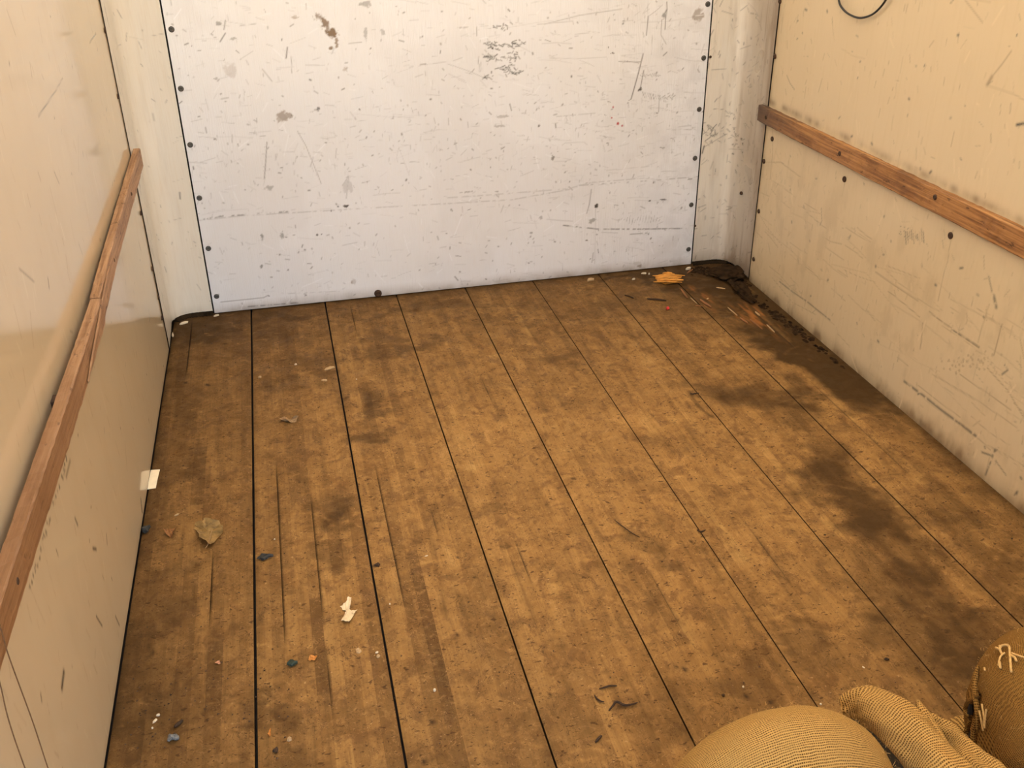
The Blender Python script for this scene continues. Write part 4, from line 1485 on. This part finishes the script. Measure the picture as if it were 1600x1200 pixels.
# torn paper: a narrow-waisted scrap
o = sheet('torn_paper', fpts((532, 948), (541, 944), (544, 937), (549, 939), (547, 946), (546, 952), (552, 957), (558, 955), (557, 959), (553, 963), (548, 974), (541, 975), (534, 972), (540, 963), (541, 957), (535, 953)),
          M_PAPER, .005, .007, 11, rings=4)
tag(o, 'torn cream paper scrap lying on a crack in the second board', 'paper')
# card at the foot of the left wall
a, b_, c_, d_ = [on_floor(*q) for q in ((236, 735), (250, 734), (243.5, 763), (230.5, 765))]
card = [(a + (b_ - a) * u) * (1 - v) + (d_ + (c_ - d_) * u) * v for v in np.linspace(0, 1, 7) for u in np.linspace(0, 1, 5)]
vs_ = [(p_[0], p_[1], .0016 + .002 * math.sin(math.pi * (i // 5) / 6)) for i, p_ in enumerate(card)]
vs_ += [(x, y, z - .0012) for x, y, z in vs_]
fs_ = []
for j in range(6):
    for i in range(4):
        k = j * 5 + i
        fs_ += [(k, k + 5, k + 6, k + 1), (35 + k, 36 + k, 41 + k, 40 + k)]
rim = [0, 1, 2, 3, 4, 9, 14, 19, 24, 29, 34, 33, 32, 31, 30, 25, 20, 15, 10, 5]
for i in range(len(rim)):
    k, l = rim[i], rim[(i + 1) % len(rim)]
    fs_.append((k, l, 35 + l, 35 + k))
o = mesh_obj('paper_card', vs_, fs_, simple_mat('cream_card', (.86, .74, .52), .6, .06, 60, 0))
tag(o, 'small cream card lying on the floor against the left wall', 'card')
# chips
for px, py, lx, ly, lz, an, mat, lab in (
        (515, 576, .040, .019, .004, .35, M_TAN, 'flat pale wood chip touching the second floor seam'),
        (560, 1017, .013, .018, .002, .4, M_TAN, 'pale grey wood chip right of the crack, below the paper'),
        (589, 1020, .011, .008, .003, .1, M_WHITE, 'upper of two pale chips beside the third board'),
        (591, 1026, .011, .009, .003, .9, M_TAN, 'lower of two pale chips beside the third board'),
        (247, 1118, .012, .008, .004, .0, M_WHITE, 'white chip above the crumbs, bottom of the leftmost board'),
        (242, 1127, .018, .008, .003, .8, M_WHITE, 'long whitish chip at the bottom of the leftmost board'),
        (238, 1138, .006, .007, .003, .3, M_WHITE, 'tiny white crumb below the long whitish chip'),
        (679, 1079, .009, .009, .005, .5, M_WHITE, 'white speck lying alone near the bottom, third board'),
        (666, 869, .013, .004, .002, .1, M_WHITE, 'thin white sliver lying across the third board'),
        (429, 843, .006, .006, .003, .1, M_WHITE, 'white speck just above the dark green clump'),
        (276, 805, .014, .006, .003, .5, M_TAN, 'pale sliver between the card and the small leaf'),
        (609, 944, .005, .006, .003, .2, M_WHITE, 'white speck right of the torn paper'),
        (1161, 1074, .006, .007, .004, .2, M_WHITE, 'white speck above the plump sack'),
        (1282, 1101, .006, .006, .004, .2, M_WHITE, 'white speck at the edge of the plump sack'),
        (1349, 1043, .005, .009, .002, .5, M_WHITE, 'pale seed on the boards above the folded sack'),
        (990, 437, .024, .010, .008, .2, M_WHITE, 'ring-shaped white flake by the foot of the back panel'),
        (1006, 428, .030, .009, .008, -.3, M_WHITE, 'long white flake left of the orange splintered wood'),
        (1014, 429, .012, .010, .008, .3, M_WHITE, 'short white flake touching the long white flake'),
        (922, 438, .034, .020, .008, .2, M_TAN, 'yellowish wood crumb at the foot of the back panel'),
        (1075, 421, .040, .014, .012, .2, M_WHITE, 'whitish paint flake under the right panel seam'),
        (557, 593, .006, .005, .003, .2, M_WHITE, 'single white grain near the second floor seam'),
        (406, 590, .012, .01, .005, .5, M_TAN, 'pale crumb beside the first floor seam, far end'),
        (287, 506, .05, .016, .010, .35, M_WHITE, 'crumbly white paint flakes in the left corner'),
        (270, 524, .010, .045, .008, .1, M_WHITE, 'narrow white flake along the left corner curve'),
        (338, 494, .030, .008, .008, .4, M_WHITE, 'small pale flake under the left panel seam'),
        (462, 570, .014, .01, .005, .2, M_WHITE, 'white crumb in the dark scuffs, second board'),
        (507, 595, .02, .01, .005, -.4, M_TAN, 'tan crumbs below the flat pale wood chip'),
        (452, 1156, .010, .010, .005, .3, M_TAN, 'greyish crumb near the bottom of the second board')):
    if mat is M_WHITE:
        lx, ly, lz = lx * .72, ly * .72, lz * .8
    o = chip('wood_chip' if mat is M_TAN else 'white_chip', px, py, lx, ly, lz, an, mat, int(px))
    tag(o, lab, 'chip')
o = sheet('bark_sliver', fpts((434, 658), (441, 656), (452, 656), (460, 658), (468, 656), (463, 660), (452, 662), (443, 661)), M_BARK, .010, .012, 4, rings=3)
tag(o, 'curled pale bark sliver across the second board', 'bark')
# stones and lumps
for px, py, sz, mat, nm, lab, cat in (
        (229, 831, (.012, .016, .008), M_STONE, 'dark_stone', 'black stone at the foot of the left wall', 'stone'),
        (457, 1039, (.011, .008, .006), M_GREEN, 'green_crumb', 'dark green crumb left of the orange leaf scrap', 'crumb'),
        (1043, 484, (.008, .008, .006), M_RED, 'red_bead', 'small red plastic bit near the far right corner', 'plastic bit'),
        (590, 794 + 90, (.010, .009, .006), M_TWIG, 'dirt_crumb', 'dark dirt crumb beside the second floor seam', 'dirt'),
        (431, 1174, (.009, .009, .005), M_TWIG, 'dirt_crumb', 'round brown dirt crumb at the bottom of the second board', 'dirt'),
        (1130, 1088, (.006, .005, .004), M_TWIG, 'dirt_crumb', 'tiny black dirt crumb left of the white speck', 'dirt'),
        (1385, 1031, (.008, .006, .004), M_TWIG, 'dirt_crumb', 'dark dirt crumb between two boards above the folded sack', 'dirt')):
    if mat is M_TWIG:
        sz = tuple(v * .65 for v in sz)
    o = lump(nm, px, py, sz, mat, int(px))
    tag(o, lab, cat)
nut = lump('metal_nut', 268, 1156, (.008, .007, .006), M_GREY, 3)
tag(nut, 'grey metal fastener at the bottom of the leftmost board', 'fastener')
lump('head', 275, 1155, (.007, .007, .006), M_GREY, 4, nut)
nut.location, h_ = nut.location, nut.children[0]
h_.location = h_.location - nut.location
# dark clump of fibres
c = on_floor(414, 873)
cl = lump('fibre_clump', 414, 873, (.016, .008, .006), M_STONE, 9, None, 2, .6)
tag(cl, 'dark fibre clump right of the first floor seam', 'clump')
# sticks
for pts, rad, lab, lift in (
        (((273, 1138), (279, 1133), (286, 1127)), .0042, 'short dark stick near the bottom left corner', None),
        (((960, 813), (972, 825), (987, 835), (1000, 840)), .0014, 'thin bent twig in the middle of the floor', (0, .006, .004, 0)),
        (((936, 1077), (946, 1076), (953, 1074), (964, 1073)), .0022, 'dark twig highest of the cluster near the bottom', (0, .003, .003, .001)),
        (((929, 1087), (932, 1093), (938, 1098), (944, 1098)), .0022, 'hooked dark twig left in the cluster near the bottom', (0, .002, .003, .001)),
        (((951, 1112), (957, 1107), (963, 1101), (975, 1105), (985, 1104), (996, 1099)), .0030, 'forked dark twig largest of the cluster near the bottom', (0, .004, .006, .004, .003, 0)),
        (((930, 1161), (936, 1156), (940, 1152)), .0030, 'stubby black twig at the bottom edge', (0, .003, .002)),
        (((1011, 468), (1026, 469), (1041, 471)), .0042, 'dark bark sliver near the far right corner', None),
        (((976, 462), (984, 464), (990, 467)), .0030, 'short dark sliver left of the dark bark sliver', None)):
    o = stick('twig', pts, rad, M_TWIG, None, rad * .9, lift)
    tag(o, lab, 'twig')
# bent clips sticking out of the seams
for pts, lab in ((((1078, 616), (1082, 618), (1087, 618), (1092, 617)), 'bent wire clip in the sixth seam, far half of the floor'),
                 (((1089, 829), (1093, 833), (1097, 834), (1102, 831)), 'bent wire clip in the fifth seam, middle of the floor')):
    o = stick('wire_clip', pts, .0028, M_TWIG, None, .003, (0, .003, .005, .004))
    tag(o, lab, 'clip')

# splintered boards at the far right corner
pts_ = fpts((1026, 437), (1031, 433), (1040, 430), (1052, 431), (1060, 436), (1056, 442), (1040, 444), (1030, 442))
o = sheet('splintered_wood', pts_, M_RAW, .006, .0, 21, thick=.003, rings=4)
tag(o, 'bright orange splintered wood in the far right corner', 'wood')
rs_ = np.random.default_rng(5)
for i in range(20):
    y_ = 429.5 + i * .82
    xa, xb = (1019 + rs_.uniform(0, 12), 1070 - rs_.uniform(0, 16)) if i > 4 else (1033 + rs_.uniform(0, 5), 1054 - rs_.uniform(0, 5))
    stick('fibre', ((xa, y_), ((xa + xb) / 2, y_ - rs_.uniform(0, .6)), (xb, y_ + rs_.uniform(0, 1.2))), rs_.uniform(.002, .0045), M_RAW, o, .008 + rs_.uniform(0, .008))
SPL = ['reddish splinter just below the orange splintered wood', 'thin pale splinter below the orange wood, above the red plastic bit',
       'thick reddish splinter at the start of the seventh seam', 'tiny splinter left of the thick reddish splinter', 'long thin pale splinter leading to the reddish bare patch',
       'thick reddish splinter on the bare reddish patch', 'long reddish splinter nearest the viewer in the reddish patch', 'short pale splinter right in the reddish patch',
       'pale splinter at the left edge of the black mud heap', 'tiny pale splinter right of the seventh seam start', 'reddish splinter lying below the right panel seam',
       'pale splinter farthest right, beside the strip of mud']
for i, (pa, pb, rad) in enumerate((((1064, 453), (1074, 467), .006), ((1079, 466), (1089, 475), .003), ((1094, 470), (1111, 482), .008), ((1086, 478), (1098, 479), .003),
                                   ((1137, 481), (1152, 494), .0035), ((1156, 498), (1168, 506), .006), ((1172, 500), (1191, 515), .004), ((1180, 488), (1187, 494), .005),
                                   ((1119, 450), (1133, 452), .004), ((1104, 468), (1107, 467), .004), ((1074, 428), (1082, 422), .006), ((1198, 508), (1210, 520), .004))):
    o = stick('splinter', (pa, ((pa[0] + pb[0]) / 2, (pa[1] + pb[1]) / 2), pb), rad * .72, M_REDW if i in (2, 5, 0, 6, 10, 3) else M_TAN, None, rad * .6)
    tag(o, SPL[i], 'splinter', 'wood splinters in the far right corner')
mud = lump('mud_heap', 1140, 431, (.085, .07, .014), M_MUD, 31, None, 4, .3)
tag(mud, 'heap of black mud and debris filling the far right corner', 'mud')
r_ = np.random.default_rng(41)
mv, mf = [], []
for _ in range(420):
    t = r_.random()
    px, py = (1080 + 95 * t, 421 + 22 * t * t) if r_.random() < .5 else (1150 + 180 * t, 445 + 130 * t)
    c = on_floor(px + r_.normal(0, 5), py + r_.normal(2, 3.5))
    if c[0] > XR - .02 or c[1] > -.035 or (c[0] > 2.13 and c[1] > -.09):
        continue
    sz = r_.uniform(.003, .011)
    b0 = len(mv)
    for dx, dy, dz in ((1, 0, .1), (.3, .9, .15), (-.8, .6, .1), (-.8, -.6, .15), (.3, -.9, .1), (.05, .1, .9), (0, 0, -.05)):
        mv.append((c[0] + sz * (dx + r_.uniform(-.3, .3)), c[1] + sz * 1.4 * (dy + r_.uniform(-.3, .3)), max(.0004, sz * .7 * (dz + .06))))
    for k in range(5):
        mf += [(b0 + k, b0 + (k + 1) % 5, b0 + 5), (b0 + (k + 1) % 5, b0 + k, b0 + 6)]
o = mesh_obj('mud_crumbs', mv, mf, M_MUD)
o['kind'] = 'stuff'
put(o, mud)
mud2 = lump('mud_strip', 1160, 459, (.028, .11, .011), M_MUD, 33, None, 4, .3)
put(mud2, mud)

# crumbs and grit nobody could count
r = np.random.default_rng(77)
vs_, fs_ = [], []
zones = [((1000, 432), .22, .025, 120), ((420, 505), .25, .03, 90), ((300, 520), .06, .05, 60), ((480, 575), .12, .08, 60), ((255, 1110), .06, .09, 60),
         ((320, 1100), .1, .1, 60), ((1560, 840), .05, .18, 60), ((420, 1100), .03, .06, 40), ((250, 700), .03, .3, 50)]
spots = []
for q, sx, sy, n in zones:
    c = on_floor(*q)
    spots += [(r.normal(c[0], sx), r.normal(c[1], sy)) for _ in range(n)]
spots += [(r.uniform(XL + .01, XR - .01), r.uniform(-2.5, -.02)) for _ in range(420)]
for x, y in spots:
    if (x > 1.88 and y > -.55) or not (XL + .008 < x < XR - .006 and -2.6 < y < -.006) or (y > -.12 and (x < -.05 or x > 2.12)):
        continue
    sz = r.uniform(.001, .0034)
    b0 = len(vs_)
    for dx, dy, dz in ((1, 0, .2), (-.4, .9, .2), (-.5, -.8, .2), (.1, .1, 1.3), (.1, 0, -.3)):
        vs_.append((x + sz * (dx + r.uniform(-.3, .3)), y + sz * (dy + r.uniform(-.3, .3)), max(.0003, sz * .5 * (dz + .4))))
    fs_ += [(b0, b0 + 1, b0 + 3), (b0 + 1, b0 + 2, b0 + 3), (b0 + 2, b0, b0 + 3), (b0 + 1, b0, b0 + 4), (b0 + 2, b0 + 1, b0 + 4), (b0, b0 + 2, b0 + 4)]
half = len(fs_) // 12 * 6
M_GRIT = chip_mat('grit', (0.07, 0.04, 0.02), .8, .9, 14)
o = mesh_obj('grit', vs_, fs_, M_GRIT)
tag(o, 'dark grit and crumbs scattered over the floor boards', 'grit', None, 'stuff')

# frayed threads on the upright sack
M_THREAD = simple_mat('pale_jute_thread', (0.55, 0.33, 0.11), .9, .3, 200, .2)


def on_sack3(px, py, extra=.004):
    """walk the sight line to the upright sack's skin"""
    d = ROT @ np.array([(px - 800) / F_PX, -(py - 600) / F_PX, -1.0])
    d /= np.linalg.norm(d)
    for t in np.arange(1.2, 3.2, .002):
        p_ = CAM + d * t
        l = p_ - np.array((1.65, -2.80, .18))
        ca, sa = math.cos(.3), math.sin(.3)
        l = np.array((l[0] * ca - l[1] * sa, l[0] * sa + l[1] * ca, l[2])) / np.array((.184, .204, .184))
        if (np.abs(l) ** 3.0).sum() < 1:
            return p_ - d * extra
    return CAM + d * 1.9


th_ = [((1556, 1012), (1561, 1014), (1565, 1009), (1574, 1008), (1578, 1013)), ((1562, 1009), (1563, 1017), (1566, 1022)), ((1577, 1010), (1578, 1022), (1579, 1038), (1580, 1050)),
       ((1580, 1024), (1586, 1028), (1588, 1033)), ((1562, 1034), (1563, 1044)), ((1538, 1043), (1539, 1048)), ((1570, 1020), (1563, 1026), (1560, 1040)),
       ((1580, 1020), (1590, 1024), (1600, 1027)), ((1534, 1100), (1537, 1118), (1537, 1135)), ((1530, 1110), (1533, 1125), (1536, 1142)), ((1541, 1108), (1539, 1125), (1538, 1138))]
for i, t in enumerate(th_):
    P3 = smooth_path([on_sack3(*q) for q in t], 5)
    put(tube('loose_thread', P3, .0024 if i < 5 else .0018, M_THREAD, None, 6), s3)
# torn strips hanging at its left side
for pts, rad in ((((1531, 1085), (1521, 1092), (1512, 1101), (1510, 1112), (1514, 1121)), .006), (((1528, 1040), (1524, 1062), (1524, 1085), (1527, 1110), (1526, 1140)), .005),
                 (((1516, 1125), (1511, 1140), (1510, 1158), (1512, 1178)), .005), (((1524, 1120), (1521, 1140), (1520, 1160), (1522, 1185)), .005)):
    P3 = [on_sack3(*q, .004) for q in pts]
    put(cloth_tube('torn_strip', P3, [(rad * .5, rad * .5), (rad, rad), (rad, rad), (rad, rad * .8), (rad * .4, rad * .4)][:len(P3)], M_BURLAP2, None, sides=12, wr=.001), s3)
M_TEAR_SHADE = simple_mat('deep_shadow_cloth', (0.012, 0.007, 0.003), .95, .3, 50, 0)  # near-black tubes painted in as the shade inside the torn cloth
for q, q2 in (((1517, 1098), (1516, 1116)), ((1518, 1140), (1517, 1165))):
    P3 = [on_sack3(q[0], q[1], .002), on_sack3((q[0] + q2[0]) / 2, (q[1] + q2[1]) / 2, .002), on_sack3(*q2, .002)]
    put(tube('tear_shade', P3, .0055, M_TEAR_SHADE, None, 8, [.4] + [1] * 11 + [.4]), s3)


def fuzz(src, n, length, parent, seed, zmin=.05):
    """short loose jute fibres over a sack's skin, one joined piece"""
    me = src.data
    r = np.random.default_rng(seed)
    co = np.empty(len(me.vertices) * 3, np.float32)
    me.vertices.foreach_get('co', co)
    no = np.empty(len(me.vertices) * 3, np.float32)
    me.vertices.foreach_get('normal', no)
    co, no = co.reshape(-1, 3), no.reshape(-1, 3)
    ok = np.nonzero(co[:, 2] > zmin)[0]
    idx = r.choice(ok, n)
    vs, fs = [], []
    for i in idx:
        p_, n_ = co[i] + r.normal(0, .003, 3), no[i]
        d = n_ * r.uniform(.15, .6) + r.normal(0, .6, 3)
        d /= np.linalg.norm(d)
        L = length * r.uniform(.5, 1.4)
        s_ = np.cross(d, r.normal(0, 1, 3))
        s_ = s_ / np.linalg.norm(s_) * .00022
        b_ = len(vs)
        mid = p_ + d * L * .55 + n_ * .0008
        vs += [p_ - s_, p_ + s_, mid + s_ * .8, mid - s_ * .8, p_ + d * L - n_ * L * .2]
        fs += [(b_, b_ + 1, b_ + 2, b_ + 3), (b_ + 3, b_ + 2, b_ + 4)]
    o = mesh_obj('loose_fibres', vs, fs, M_THREAD)
    o['kind'] = 'stuff'
    put(o, parent)


for sk, sd in ((s1, 1), (s2, 2), (s3, 3)):
    for ch in list(sk.children):
        if ch.name.split('.')[0] in ('body', 'side_fold'):
            fuzz(ch, 1600 if 'body' in ch.name else 500, .009, sk, sd)
